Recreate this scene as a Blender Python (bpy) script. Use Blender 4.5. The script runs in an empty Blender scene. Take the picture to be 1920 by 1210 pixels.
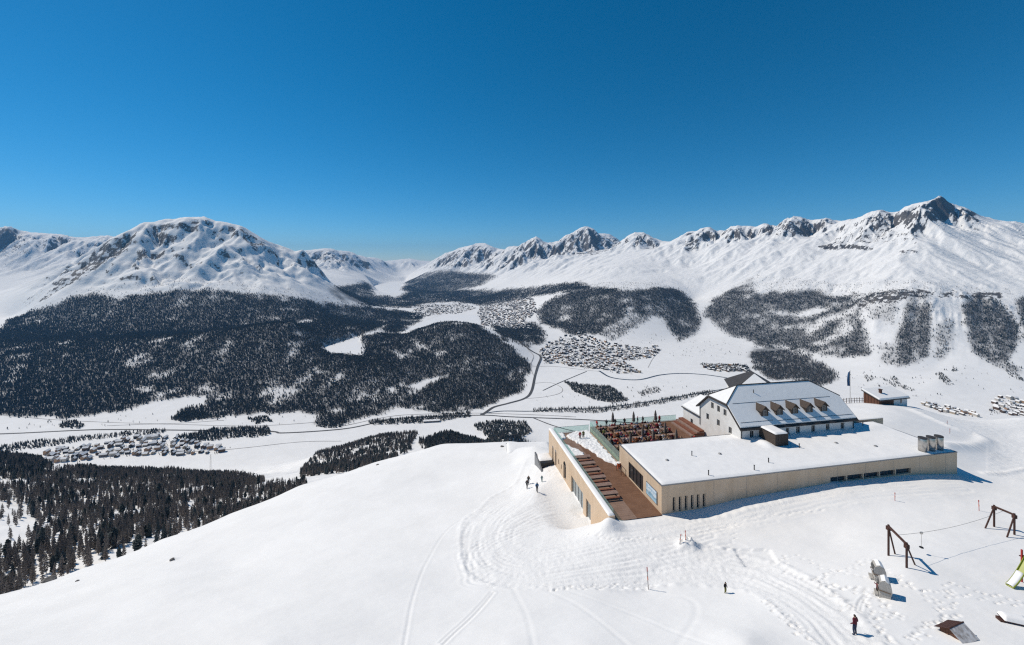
import bpy, bmesh, math, random
import numpy as np
from mathutils import Vector, Matrix

# ------------------------------------------------------------------ camera, sky, sun, exposure
SC = bpy.context.scene
COL = SC.collection
FPX, CX, HZ = 760.0, 960.0, 492.0          # focal length in photo pixels, principal column, horizon row
cam = bpy.data.cameras.new('camera')
cam.sensor_width = 36.0
cam.lens = FPX / 1920.0 * 36.0
cam.shift_y = -(605.0 - HZ) / 1920.0       # level camera, lens shifted down: verticals stay vertical
cam.clip_start = 1.0
cam.clip_end = 90000.0
cam_ob = bpy.data.objects.new('camera', cam)
cam_ob.rotation_euler = (math.radians(90), 0, 0)
COL.objects.link(cam_ob)
SC.camera = cam_ob

SUN_EL = math.radians(47.5)
SUN_AZ = math.atan2(-0.924, 0.38)          # clockwise from +Y: the sun stands to the left, a little ahead
world = bpy.data.worlds.new('World')
SC.world = world
world.use_nodes = True
wn = world.node_tree
sky = wn.nodes.new('ShaderNodeTexSky')
sky.sky_type = 'NISHITA'
sky.sun_disc = False
sky.sun_elevation = SUN_EL
sky.sun_rotation = SUN_AZ
sky.altitude = 2500.0
sky.air_density = 1.0
sky.dust_density = 0.35
sky.ozone_density = 8.0
bg = wn.nodes['Background']
bg.inputs['Strength'].default_value = 0.092
hs = wn.nodes.new('ShaderNodeHueSaturation')      # the deep, polarised blue of high-altitude air, the same all over the sky
hs.inputs['Saturation'].default_value = 1.25
hs.inputs['Hue'].default_value = 0.485
wn.links.new(sky.outputs[0], hs.inputs['Color'])
wn.links.new(hs.outputs['Color'], bg.inputs['Color'])

sun = bpy.data.lights.new('sun', 'SUN')
sun.energy = 3.75
sun.angle = math.radians(0.5)
sun.color = (1.0, 0.915, 0.79)
sun_ob = bpy.data.objects.new('sun', sun)
COL.objects.link(sun_ob)
_sd = Vector((math.sin(SUN_AZ) * math.cos(SUN_EL), math.cos(SUN_AZ) * math.cos(SUN_EL), math.sin(SUN_EL)))
sun_ob.rotation_euler = (-_sd).to_track_quat('-Z', 'Y').to_euler()
sun_ob.location = _sd * 300

SC.view_settings.view_transform = 'Standard'
SC.view_settings.look = 'None'
SC.view_settings.exposure = 0.07
SC.view_settings.gamma = 1.0
SC.cycles.use_denoising = False        # a little sensor grain instead of smeared snow and trees
SC.cycles.filter_width = 1.25
SC.cycles.max_bounces = 5
SC.cycles.diffuse_bounces = 3
SC.cycles.volume_bounces = 0
SC.cycles.transparent_max_bounces = 6
SC.cycles.use_adaptive_sampling = True

# ------------------------------------------------------------------ small helpers
rng = np.random.default_rng(7)
random.seed(7)

def at(px, py, d):
    """photo pixel + distance ahead -> world point"""
    return Vector(((px - CX) / FPX * d, d, (HZ - py) / FPX * d))

def on_z(px, py, z):
    """photo pixel on the level z -> world point"""
    return at(px, py, z * FPX / (HZ - py))

def srgb(r, g, b):
    f = lambda c: (c / 255 / 12.92) if c / 255 <= 0.04045 else ((c / 255 + 0.055) / 1.055) ** 2.4
    return (f(r), f(g), f(b), 1.0)

def mat(name, color, rough=0.8, noise=None, bump=0.0, scale=5.0, metallic=0.0, spec=0.3):
    """plain procedural material: base colour varied by noise (second colour), optional bump"""
    m = bpy.data.materials.new(name)
    m.use_nodes = True
    nt = m.node_tree
    b = nt.nodes['Principled BSDF']
    b.inputs['Roughness'].default_value = rough
    b.inputs['Metallic'].default_value = metallic
    b.inputs['Specular IOR Level'].default_value = spec
    c = tuple(color) + (1.0,) if len(color) == 3 else tuple(color)
    b.inputs['Base Color'].default_value = c
    if noise is not None or bump:
        tc = nt.nodes.new('ShaderNodeTexCoord')
        nz = nt.nodes.new('ShaderNodeTexNoise')
        nz.inputs['Scale'].default_value = scale
        nz.inputs['Detail'].default_value = 6
        nt.links.new(tc.outputs['Object'], nz.inputs['Vector'])
        if noise is not None:
            n2 = tuple(noise) + (1.0,) if len(noise) == 3 else tuple(noise)
            rp = nt.nodes.new('ShaderNodeValToRGB')
            rp.color_ramp.elements[0].position = 0.35
            rp.color_ramp.elements[0].color = c
            rp.color_ramp.elements[1].position = 0.68
            rp.color_ramp.elements[1].color = n2
            nt.links.new(nz.outputs['Fac'], rp.inputs['Fac'])
            nt.links.new(rp.outputs['Color'], b.inputs['Base Color'])
        if bump:
            bp = nt.nodes.new('ShaderNodeBump')
            bp.inputs['Strength'].default_value = 0.6
            bp.inputs['Distance'].default_value = bump
            nt.links.new(nz.outputs['Fac'], bp.inputs['Height'])
            nt.links.new(bp.outputs['Normal'], b.inputs['Normal'])
    return m

def tag(o, label=None, cat=None, group=None, kind=None):
    if label: o['label'] = label
    if cat: o['category'] = cat
    if group: o['group'] = group
    if kind: o['kind'] = kind
    return o

def link(name, mesh, parent=None, mats=(), loc=None):
    o = bpy.data.objects.new(name, mesh)
    COL.objects.link(o)
    for m in mats:
        mesh.materials.append(m)
    if parent is not None:
        o.parent = parent
    if loc is not None:
        o.location = loc
    return o

def empty(name, loc=(0, 0, 0), rz=0.0):
    o = bpy.data.objects.new(name, None)
    o.empty_display_size = 0.5
    o.location = loc
    o.rotation_euler = (0, 0, rz)
    COL.objects.link(o)
    return o

def copy_tree(o, parent=None):
    c = o.copy()
    COL.objects.link(c)
    c.parent = parent
    for ch in list(o.children):
        copy_tree(ch, c)
    return c

class MB:
    """collects shapes, then builds ONE mesh object"""
    def __init__(self):
        self.v, self.f, self.mi = [], [], []
    def poly(self, pts, mi=0):
        n = len(self.v)
        self.v += [tuple(p) for p in pts]
        self.f.append(tuple(range(n, n + len(pts))))
        self.mi.append(mi)
    def faces(self, vs, fs, mi=0):
        n = len(self.v)
        self.v += [tuple(p) for p in vs]
        for f in fs:
            self.f.append(tuple(n + i for i in f))
            self.mi.append(mi)
    def box(self, x0, x1, y0, y1, z0, z1, mi=0, M=None):
        vs = [Vector(p) for p in ((x0, y0, z0), (x1, y0, z0), (x1, y1, z0), (x0, y1, z0),
                                  (x0, y0, z1), (x1, y0, z1), (x1, y1, z1), (x0, y1, z1))]
        if M is not None:
            vs = [M @ p for p in vs]
        self.faces(vs, [(3, 2, 1, 0), (4, 5, 6, 7), (0, 1, 5, 4), (1, 2, 6, 5), (2, 3, 7, 6), (3, 0, 4, 7)], mi)
    def prism(self, ring, z0, z1, mi=0, caps=True):
        """vertical prism over a counter-clockwise ring of (x, y)"""
        n = len(ring)
        vs = [(p[0], p[1], z0) for p in ring] + [(p[0], p[1], z1) for p in ring]
        fs = [(i, (i + 1) % n, n + (i + 1) % n, n + i) for i in range(n)]
        if caps:
            fs += [tuple(range(n - 1, -1, -1)), tuple(range(n, 2 * n))]
        self.faces(vs, fs, mi)
    def tube(self, a, b, r0, r1=None, n=8, mi=0):
        a, b = Vector(a), Vector(b)
        r1 = r0 if r1 is None else r1
        w = (b - a).normalized()
        s = w.orthogonal().normalized()
        t = w.cross(s)
        vs = []
        for c, r in ((a, r0), (b, r1)):
            for i in range(n):
                k = 2 * math.pi * i / n
                vs.append(c + (s * math.cos(k) + t * math.sin(k)) * r)
        fs = [(i, (i + 1) % n, n + (i + 1) % n, n + i) for i in range(n)]
        fs += [tuple(range(n - 1, -1, -1)), tuple(range(n, 2 * n))]
        self.faces(vs, fs, mi)
    def lathe(self, prof, n=16, c=(0, 0), mi=0):
        vs, fs = [], []
        for r, z in prof:
            for i in range(n):
                k = 2 * math.pi * i / n
                vs.append((c[0] + r * math.cos(k), c[1] + r * math.sin(k), z))
        for j in range(len(prof) - 1):
            for i in range(n):
                fs.append((j * n + i, j * n + (i + 1) % n, (j + 1) * n + (i + 1) % n, (j + 1) * n + i))
        fs.append(tuple(range(n - 1, -1, -1)))
        m = (len(prof) - 1) * n
        fs.append(tuple(range(m, m + n)))
        self.faces(vs, fs, mi)
    def build(self, name, mats, parent=None, smooth=False, loc=None, bevel=0.0):
        me = bpy.data.meshes.new(name)
        me.from_pydata(self.v, [], self.f)
        ms = mats if isinstance(mats, (list, tuple)) else [mats]
        o = link(name, me, parent, ms, loc)
        me.polygons.foreach_set('material_index', self.mi)
        if smooth:
            me.polygons.foreach_set('use_smooth', [True] * len(self.f))
        me.update()
        if bevel:
            md = o.modifiers.new('bevel', 'BEVEL')
            md.width = bevel
            md.segments = 2
            md.limit_method = 'ANGLE'
        return o

# ------------------------------------------------------------------ numpy noise
def _hash(ix, iy, seed):
    h = (ix.astype(np.int64) * 374761393 + iy.astype(np.int64) * 668265263 + seed * 1442695041) & 0xFFFFFFFF
    h = ((h ^ (h >> 13)) * 1274126177) & 0xFFFFFFFF
    h = h ^ (h >> 16)
    return h
def perlin(x, y, seed=0):
    x0, y0 = np.floor(x), np.floor(y)
    fx, fy = x - x0, y - y0
    ix, iy = x0.astype(np.int64), y0.astype(np.int64)
    def g(dx, dy):
        a = (_hash(ix + dx, iy + dy, seed) & 0xFFFF) * (2 * math.pi / 65536.0)
        return np.cos(a) * (fx - dx) + np.sin(a) * (fy - dy)
    u = fx * fx * fx * (fx * (fx * 6 - 15) + 10)
    v = fy * fy * fy * (fy * (fy * 6 - 15) + 10)
    a = g(0, 0) * (1 - u) + g(1, 0) * u
    b = g(0, 1) * (1 - u) + g(1, 1) * u
    return (a * (1 - v) + b * v) * 1.5
def fbm(x, y, oct=5, seed=0, gain=0.5, lac=2.03, ridged=False):
    s, amp, tot = 0.0, 1.0, 0.0
    for i in range(oct):
        n = perlin(x, y, seed + i * 17)
        if ridged:
            n = 1.0 - 2.0 * np.abs(n)
        s = s + n * amp
        tot += amp
        amp *= gain
        x, y = x * lac + 31.7, y * lac - 11.3
    return s / tot
def smooth01(x, a, b):
    t = np.clip((x - a) / (b - a), 0, 1)
    return t * t * (3 - 2 * t)
def inside(px, py, poly):
    r = np.zeros(np.shape(px), bool)
    n = len(poly)
    for i in range(n):
        x0, y0 = poly[i]
        x1, y1 = poly[(i + 1) % n]
        if y0 == y1:
            continue
        c = ((y0 > py) != (y1 > py)) & (px < (x1 - x0) * (py - y0) / (y1 - y0) + x0)
        r ^= c
    return r
def seg_dist(x, y, pts):
    """distance to a polyline and the arc length along it"""
    best = np.full(np.shape(x), 1e9)
    arc = np.zeros(np.shape(x))
    L = 0.0
    for (x0, y0), (x1, y1) in zip(pts[:-1], pts[1:]):
        dx, dy = x1 - x0, y1 - y0
        q = math.hypot(dx, dy) or 1e-9
        t = np.clip(((x - x0) * dx + (y - y0) * dy) / (q * q), 0, 1)
        d = np.hypot(x - x0 - t * dx, y - y0 - t * dy)
        k = d < best
        best = np.where(k, d, best)
        arc = np.where(k, L + t * q, arc)
        L += q
    return best, arc
def smooth_line(pts, n=6):
    """Catmull-Rom through the points"""
    P = [np.array(p, float) for p in pts]
    P = [2 * P[0] - P[1]] + P + [2 * P[-1] - P[-2]]
    out = []
    for i in range(1, len(P) - 2):
        for k in range(n):
            t = k / n
            a, b, c, d = P[i - 1], P[i], P[i + 1], P[i + 2]
            out.append(0.5 * (2 * b + (c - a) * t + (2 * a - 5 * b + 4 * c - d) * t * t + (3 * b - a - 3 * c + d) * t ** 3))
    out.append(P[-2])
    return [tuple(p) for p in out]
# ------------------------------------------------------------------ the land: one height field from surveyed points
# (photo column, photo row, distance ahead in metres): the height follows from the sight line
def valley_z(d):
    return np.interp(np.log(d), np.log([200., 1500., 2100., 3300., 5100., 8000., 12300., 26000.]),
                     [-776, -772, -768, -762, -722, -701, -694, -690])

CP = []
def C(*pts):
    CP.extend(pts)
def CV(px, d, dz=0.0):
    """a point given by column, distance and height"""
    CP.append((px, HZ - dz / d * FPX, d))

# --- near hill
C((960,1210,33.6),(500,1210,35),(0,1210,40),(-250,1210,44),(0,1140,58),(0,1115,72),(-250,1190,62),(-250,1165,75),
  (150,1110,58),(150,1068,80),(300,1013,88),(300,1100,52),(430,965,98),(430,1060,60),(560,912,106),(560,1000,68),(560,1100,47),
  (700,868,114),(700,950,76),(700,1080,48),(830,833,118),(830,900,88),(830,1000,60),(830,1100,45.5),
  (960,828,112),(960,870,92),(960,930,74),(960,1000,57.5),(960,1100,44.5),
  (1005,922,70),(1020,880,80),(1045,860,84),(1000,838,96),(1100,967,65),(1066,897,75),
  (1060,1000,57),(1145,985,55.6),(1240,968,57.6),(1213,1105,43.8),(1100,1210,33.3),(1400,1210,32.5),
  (1360,1112,42.2),(1360,1000,53.6),(1480,945,60),(1603,1190,33.8),(1700,1065,43),(1560,1010,51.5),(1560,909,63.2),
  (1700,899,65.4),(1850,1000,51),(1900,1205,33.2),(2100,1205,34),(1920,930,62),(1792,889,68.4),(1863,905,66.6),
  (1900,862,78),(1900,815,95),(1920,783,112),(1800,787,112),(1830,822,88),(1716,764,106),(1650,757,106),(1600,755,108),(2150,800,110),(2150,930,62),
  (1650,793,86),(1740,800,89),(1780,840,77))
for px_, d_, z_ in ((960,24,-29.5),(400,24,-29.5),(-250,26,-31),(1500,24,-28.5),(2150,24,-28),
                    (-250,110,-104),(0,105,-97),(150,115,-100),(300,130,-107),(430,140,-106),(560,160,-110),(700,170,-105),(830,170,-92),
                    (960,165,-88),(1100,160,-85),(1250,160,-80),(1400,150,-68),(1550,150,-64),(1700,150,-62),(1850,150,-64),(2000,150,-66),
                    (1080,100,-48),(1150,100,-47),(1250,100,-45),(1150,115,-56),(1250,115,-54),(1400,115,-43),(1500,120,-41)):
    CV(px_, d_, z_)
# --- hillside dropping to the valley, left part seen, right part behind the hill
C((-150,1110,215),(50,1105,228),(-150,960,420),(100,985,380),(220,1010,300),(300,950,470),(100,915,560),(-100,905,620),(200,892,720),(320,884,860),(430,890,900),(60,862,980),
  (-80,850,1000),(470,905,760),(560,900,620),(620,872,1100),(700,822,1400),(760,815,1450),(600,850,1250),(850,818,1480),(960,812,1650))
for px_, d_, z_ in ((640,400,-250),(830,400,-215),(960,400,-205),(1100,400,-190),(1300,400,-180),(1500,400,-175),(1700,400,-175),(1900,400,-175),(2100,400,-175),
                    (760,800,-390),(960,800,-390),(1200,800,-370),(1500,800,-355),(1800,800,-345),(2100,800,-345),
                    (1100,1400,-690),(1300,1400,-650),(1500,1400,-620),(1700,1400,-600),(1900,1400,-600),(2100,1400,-600),
                    (200,1250,-735),(350,1250,-740),(60,1450,-760),(-150,1400,-755)):
    CV(px_, d_, z_)
# --- valley floor (a little under the level that is cut into it later)
for px_ in range(-250, 1001, 125):
    CV(px_, 1620, -790); CV(px_, 1900, -788)
for px_, d_ in ((1040,2050),(1040,2500),(1040,3000),(1150,1900),(1150,2500),(1150,3100),(1300,1900),(1300,2500),(1300,3200),(1450,1900),(1450,2600),
                (1600,1800),(1750,1750),(1900,1700),(2100,1700),(1600,2150),(1800,2000),(1950,1950),(2100,1950),(1060,3500),(1400,3100)):
    CV(px_, d_, -790)
for px_, d_ in ((930,5000),(830,5200),(770,4900),(700,9600),(740,11500),(760,9000),(810,8300),(850,8000),(780,6600),(860,6500),(900,5600),(735,13000),(748,14800)):
    CV(px_, d_, valley_z(d_) - 12)
# --- left woods, bench and the lower slope behind it
C((-150,772,2100),(0,776,2080),(100,770,2110),(250,764,2130),(400,762,2150),(520,765,2130),(640,772,2090),
  (-150,700,2550),(100,700,2560),(250,700,2530),(400,700,2500),(560,700,2470),(640,700,2500),
  (-150,648,3050),(0,645,3050),(130,643,3020),(250,636,3000),(367,627,3020),(470,615,3060),(547,606,3120),
  (620,650,3150),(660,645,3300),(640,665,3050),(690,655,3200),(600,620,3500),(680,612,4000))
for px_, d_, z_ in ((-150,3700,-640),(0,3600,-640),(130,3550,-620),(250,3500,-612),(367,3500,-596),(470,3550,-580),(547,3600,-560)):
    CV(px_, d_, z_)
# --- left massif
C((100,600,4000),(100,560,4350),(20,593,4600),(60,557,4700),(110,523,4800),(163,490,5000),(205,452,5200),(232,440,5250),(258,428,5300),(275,421,5350),
  (310,417,5400),(345,416,5400),(370,419,5350),(385,416,5400),(420,421,5450),(450,426,5450),(460,432,5450),(475,445,5450),(490,455,5450),(508,468,5500),
  (525,468,5600),(545,473,5700),(560,481,5800),(583,500,6000),(610,533,6200),(660,555,6300),(700,572,6300),
  (180,560,4200),(250,560,4100),(320,552,4200),(400,546,4300),(470,550,4350),(545,562,4400),(620,590,4600),(690,598,4900),
  (180,520,4600),(250,515,4500),(320,505,4650),(400,500,4750),(470,505,4800),(545,520,5000),
  (230,475,4900),(300,462,5050),(345,470,4950),(400,462,5100),(450,465,5150),(500,490,5200),
  (300,440,5280),(345,445,5200),(365,446,5220),(345,466,5020),(390,437,5290),(400,456,5180),(280,478,4930),(285,488,4880),(440,448,5300))
for px_, d_, z_ in ((-150,4600,-560),(-50,4500,-600),(150,5700,0),(250,6000,250),(345,6200,320),(450,6300,280),(545,6700,0),(610,7300,-350),(680,7300,-640)):
    CV(px_, d_, z_)
# --- far left glaciers
C((-150,437,10200),(0,432,10000),(13,427,10000),(30,437,10000),(90,441,10200),(125,443,10300),(150,449,10500),(198,443,10800),(240,450,11000),
  (-100,545,7000),(30,548,7200),(60,505,8600),(-100,505,8600),(0,470,9400),(100,470,9400),(150,480,9300))
for px_, d_, z_ in ((0,12500,300),(150,13000,300),(300,12500,0),(450,12500,-100)):
    CV(px_, d_, z_)
# --- far ridge left of the gap
C((568,476,13500),(585,472,13700),(605,468,14000),(615,467,14000),(628,470,14200),(640,475,14500),(660,475,15000),(690,484,16500),(720,489,18000),
  (767,486,20000),(790,491,21000),(810,494,22000),(620,492,11500),(640,520,9300),(680,528,9600),(650,500,11500),(665,505,13500),(742,513,18000))
for px_, d_, z_ in ((600,17500,0),(700,22000,-200),(790,25500,-300),(560,10500,-250)):
    CV(px_, d_, z_)
# --- right of the gap
C((815,486,15500),(832,479,14800),(845,473,14500),(860,467,14000),(880,462,13700),(893,458,13500),(912,460,13300),(925,467,13200),(940,470,13000),(950,466,12500),
  (965,468,12000),(985,455,11600),(1000,446,11500),(1010,447,11500),(1022,457,11500),(1030,462,11500),(1045,455,11450),(1060,445,11400),(1080,436,11400),
  (1095,426,11400),(1105,427,11400),(1115,433,11400),(1122,441,11500),(1135,440,11700),(1150,443,11800),(1160,452,12000),
  (770,528,12500),(800,512,12800),(840,498,13000),(880,490,12600),(880,515,11200),(830,535,10300),(880,540,9800),
  (925,552,8300),(960,547,7800),(960,520,9000),(960,490,10600),(1000,470,10900),(1000,500,9600),(1000,540,7400),
  (930,594,5300),(960,575,6000),(980,560,6700))
for px_, d_, z_ in ((830,17500,0),(900,16000,0),(1000,13500,0),(1100,13500,200),(1200,13500,0)):
    CV(px_, d_, z_)
# --- right massif
C((1050,602,4600),(1050,555,5200),(1050,522,7000),(1050,490,9000),(1100,478,9000),(1140,468,8900),(1050,630,4050),(1100,628,3950),
  (1162,460,8800),(1175,447,8900),(1190,438,9000),(1205,437,9000),(1220,444,8900),(1235,452,8700),(1250,455,8500),(1265,452,8300),
  (1280,441,8100),(1290,436,8000),(1300,441,7900),(1310,434,7900),(1325,428,7800),(1340,436,7700),(1348,441,7600),(1365,430,7500),(1385,426,7400),(1405,430,7300),(1415,431,7250),
  (1435,421,7200),(1453,431,7100),(1465,418,7050),(1480,410,7000),(1497,408,6950),(1510,412,6900),(1522,420,6800),(1535,414,6750),(1550,411,6700),(1565,421,6500),
  (1580,415,6300),(1600,412,6200),(1625,403,6000),(1650,396,5800),(1662,402,5750),(1675,405,5700),(1690,396,5600),(1710,388,5500),(1735,380,5400),(1752,373,5350),(1762,369,5300),
  (1775,378,5300),(1793,398,5250),(1800,392,5250),(1810,392,5250),(1822,400,5250),(1840,410,5200),(1860,415,5200),(1880,418,5150),(1900,416,5100),(1920,420,5100),(2000,425,5000),(2150,430,5000),
  (1160,648,3650),(1160,592,4300),(1160,548,4800),(1160,500,6500),(1240,648,3700),(1240,600,4250),(1240,545,4900),(1240,500,6500),
  (1300,635,3950),(1300,590,4400),(1300,562,5000),(1300,500,6400),(1300,465,7200),
  (1390,640,3750),(1390,590,4200),(1390,540,4850),(1390,500,5600),(1390,460,6500),
  (1480,650,3480),(1480,600,3900),(1480,555,4300),(1480,510,4950),(1480,465,5800),(1480,435,6500),
  (1580,668,3000),(1580,610,3450),(1580,560,3950),(1580,510,4600),(1580,465,5300),(1580,440,5800),
  (1690,725,2450),(1690,682,2720),(1690,610,3150),(1690,548,3500),(1690,500,4100),(1690,460,4600),(1690,425,5200),
  (1760,715,2450),(1760,680,2700),(1760,610,3050),(1760,555,3400),(1760,500,4000),(1760,450,4500),(1760,405,5050),
  (1850,730,2350),(1850,685,2600),(1850,620,2950),(1850,560,3350),(1850,500,3950),(1850,450,4500),
  (1920,745,2250),(1920,700,2480),(1920,620,2900),(1920,560,3300),(1920,500,3900),(1920,455,4450),
  (2150,745,2250),(2150,690,2500),(2150,560,3300),(2150,480,4100),
  (1560,720,2620),(1640,735,2400),(1480,700,2850))
for px_, d_, z_ in ((1200,10800,100),(1300,9500,0),(1400,9000,0),(1500,8500,0),(1600,8000,0),(1700,7500,0),(1800,7000,0),(1950,6800,0),(2150,6500,0)):
    CV(px_, d_, z_)
# --- spurs that run down from the peaks towards the valley, with hollows on both sides
C((899,476,12800),(868,486,12600),(930,488,12600),(1005,466,10900),(982,478,10700),(1030,483,10700),(1084,452,10800),(1058,470,10600),(1126,474,10600),
  (1203,453,8500),(1182,463,8400),(1230,468,8400),(1322,441,7450),(1344,452,7400),(1383,439,7050),(1402,450,7000),(1485,426,6600),(1463,439,6550),(1517,443,6550),
  (1645,413,5480),(1622,421,5450),(1676,427,5450),(1750,391,5080),(1720,405,5050),(1792,416,4980),(1745,424,4850),
  (612,481,13000),(593,489,12900),(644,494,12900),(767,494,18800),(752,499,18800),(785,500,18800))
for px_, d_, z_ in ((765,14000,-690),(722,14000,-670),(745,16300,-610)):
    CV(px_, d_, z_)
# --- wooded hill in the middle of the valley
C((760,628,3800),(810,610,3750),(837,605,3700),(870,607,3650),(897,613,3600),(927,630,3450),(960,653,3200),(985,680,2980),(975,720,2640),(940,748,2420),
  (850,772,2120),(760,766,2150),(700,772,2100),(850,700,2620),(850,650,3100),(780,660,3050),(780,710,2550),(910,680,2800),(910,720,2500),(720,690,2600),(720,650,3100))
for px_, d_, z_ in ((780,4300,-700),(840,4250,-690),(900,4150,-700),(960,3900,-700),(1000,3300,-745)):
    CV(px_, d_, z_)

CPa = np.array(CP, float)
cu, cv, ct = (CPa[:, 0] - CX) / FPX, np.log(CPa[:, 2]), (HZ - CPa[:, 1]) / FPX
# drop accidental duplicates
_, keep = np.unique(np.round(np.stack([cu, cv]), 4), axis=1, return_index=True)
cu, cv, ct = cu[keep], cv[keep], ct[keep]
RC = 0.012
def _ker(du, dv):
    return -np.sqrt(du * du + dv * dv + RC * RC)
_n = len(cu)
_A = np.zeros((_n + 3, _n + 3))
_A[:_n, :_n] = _ker(cu[:, None] - cu[None], cv[:, None] - cv[None]) + np.eye(_n) * -0.002 * 0.0
_A[:_n, _n] = 1; _A[:_n, _n + 1] = cu; _A[:_n, _n + 2] = cv
_A[_n:, :_n] = _A[:_n, _n:].T
_w = np.linalg.solve(_A, np.concatenate([ct, np.zeros(3)]))
def tan_el(u, v):
    out = np.empty(u.shape)
    uf, vf, of = u.ravel(), v.ravel(), out.ravel()
    for i in range(0, uf.size, 20000):
        s = slice(i, i + 20000)
        of[s] = _ker(uf[s, None] - cu[None], vf[s, None] - cv[None]) @ _w[:_n] + _w[_n] + _w[_n + 1] * uf[s] + _w[_n + 2] * vf[s]
    return of.reshape(u.shape)

NU = 901
U = np.linspace(-1.62, 1.62, NU)
V = np.concatenate([np.linspace(math.log(21), math.log(150), 540)[:-1],
                    np.linspace(math.log(150), math.log(1500), 130)[:-1],
                    np.linspace(math.log(1500), math.log(4500), 270)[:-1],
                    np.linspace(math.log(4500), math.log(15000), 260)[:-1],
                    np.linspace(math.log(15000), math.log(27000), 50)])
NV = len(V)
# coarse evaluation, then bilinear to the full grid
Uc = np.linspace(-1.62, 1.62, 600)
Vc = np.concatenate([np.linspace(V[0], math.log(170), 130)[:-1], np.linspace(math.log(170), math.log(2000), 90)[:-1], np.linspace(math.log(2000), V[-1], 260)])
Tc = tan_el(*np.meshgrid(Uc, Vc, indexing='xy'))
def bil(T, us, vs, uq, vq):
    iu = np.clip(np.searchsorted(us, uq) - 1, 0, len(us) - 2)
    iv = np.clip(np.searchsorted(vs, vq) - 1, 0, len(vs) - 2)
    fu = np.clip((uq - us[iu]) / (us[iu + 1] - us[iu]), 0, 1)
    fv = np.clip((vq - vs[iv]) / (vs[iv + 1] - vs[iv]), 0, 1)
    return (T[iv, iu] * (1 - fu) + T[iv, iu + 1] * fu) * (1 - fv) + (T[iv + 1, iu] * (1 - fu) + T[iv + 1, iu + 1] * fu) * fv
def blur(T, k=1):
    for _ in range(k):
        P = np.pad(T, 1, mode='edge')
        T = (P[:-2, 1:-1] + P[2:, 1:-1] + P[1:-1, :-2] + P[1:-1, 2:] + 4 * P[1:-1, 1:-1]) / 8
    return T
GU, GV = np.meshgrid(U, V, indexing='xy')
D = np.exp(GV)
X = GU * D
Y = D
Zr = bil(Tc, Uc, Vc, GU, GV) * D
# --- flat valley floor
zv = valley_z(D)
kv = 14.0
Zs = np.where(D > 1050, np.logaddexp((Zr) / kv, (zv) / kv) * kv, Zr)
flat = np.where(D > 1050, 1 - smooth01(Zr - zv, 0, 45), 0.0)
mount = smooth01(Zs - valley_z(D), 60, 420) * smooth01(D, 1800, 2600)
# --- relief: broken ground on the massifs, rising with height
PXg = CX + GU * FPX
high = smooth01(Zs, -430, -80)
rough_l = (1 - smooth01(PXg, 560, 700)) * (D < 7000)
R0 = int(np.searchsorted(V, math.log(1700)))           # relief only matters from here outwards
def far_only(f):
    out = np.zeros_like(X)
    out[R0:] = f(X[R0:], Y[R0:])
    return out
wx = X.copy(); wy = Y.copy()
wx[R0:] += 140 * fbm(X[R0:] / 900, Y[R0:] / 900, 3, 41)
wy[R0:] += 140 * fbm(X[R0:] / 900, Y[R0:] / 900, 3, 43)
def fw(s, *a, **k):
    out = np.zeros_like(X)
    out[R0:] = fbm(wx[R0:] / s, wy[R0:] / s, *a, **k)
    return out
lump = np.zeros_like(X)
lump[R0:] = fbm(wx[R0:] / 880, wy[R0:] / 400, 5, 11, 0.5)
ridg = fw(1000, 6, 23, 0.53, ridged=True)
fine = fw(170, 4, 29, 0.55, ridged=True)
gul = far_only(lambda x, y: fbm((0.69 * x - 0.72 * y) / 170, (0.72 * x + 0.69 * y) / 1500, 4, 31, 0.55, ridged=True))
amp_s = np.clip(D / 5200, 0.5, 2.2)
steepz = np.maximum(smooth01(Zs, 150, 700), 0.85 * smooth01(D, 8500, 10500) * smooth01(Zs, -380, 20))
terr = np.sin((Zs + 330 * lump + 22 * fine) * (2 * math.pi / 150.0))
crag = fw(330, 5, 37, 0.55, ridged=True)
spike = fw(140, 3, 39, 0.6, ridged=True)
rel = high * (lump * (120 * rough_l + 26 * (1 - rough_l)) + steepz * (ridg - 0.1) * 40 * amp_s + rough_l * crag * 4 + terr * (9 * rough_l + 3 * steepz))
# gullies and ribs that follow the fall line, coarse to fine (each octave reads the slope left by the one before)
def slope_xy(Z_):
    P = np.stack([X[R0:], Y[R0:], Z_], -1)
    n = np.cross(np.gradient(P, axis=1), np.gradient(P, axis=0))
    nz = np.where(np.abs(n[..., 2]) < 1e-6, 1e-6, n[..., 2])
    return -n[..., 0] / nz, -n[..., 1] / nz
def ribs(x, y, dx, dy, seed):
    ix, iy = np.floor(x), np.floor(y)
    fx, fy = x - ix, y - iy
    va, wt = 0.0, 1e-9
    for i in (-1, 0, 1):
        for j in (-1, 0, 1):
            h = _hash(ix.astype(np.int64) + i, iy.astype(np.int64) + j, seed)
            ox, oy = fx - i - (h & 0xFF) / 255.0, fy - j - ((h >> 8) & 0xFF) / 255.0
            w = np.exp(-(ox * ox + oy * oy) * 2.2)
            va = va + w * np.cos((ox * dx + oy * dy) * 2 * math.pi)
            wt = wt + w
    return va / wt
Ze = (Zs + rel)[R0:]
hi_, rl_, st_, am_, Df_ = high[R0:], rough_l[R0:], steepz[R0:], amp_s[R0:], D[R0:]
ero = np.zeros_like(Ze)
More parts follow.
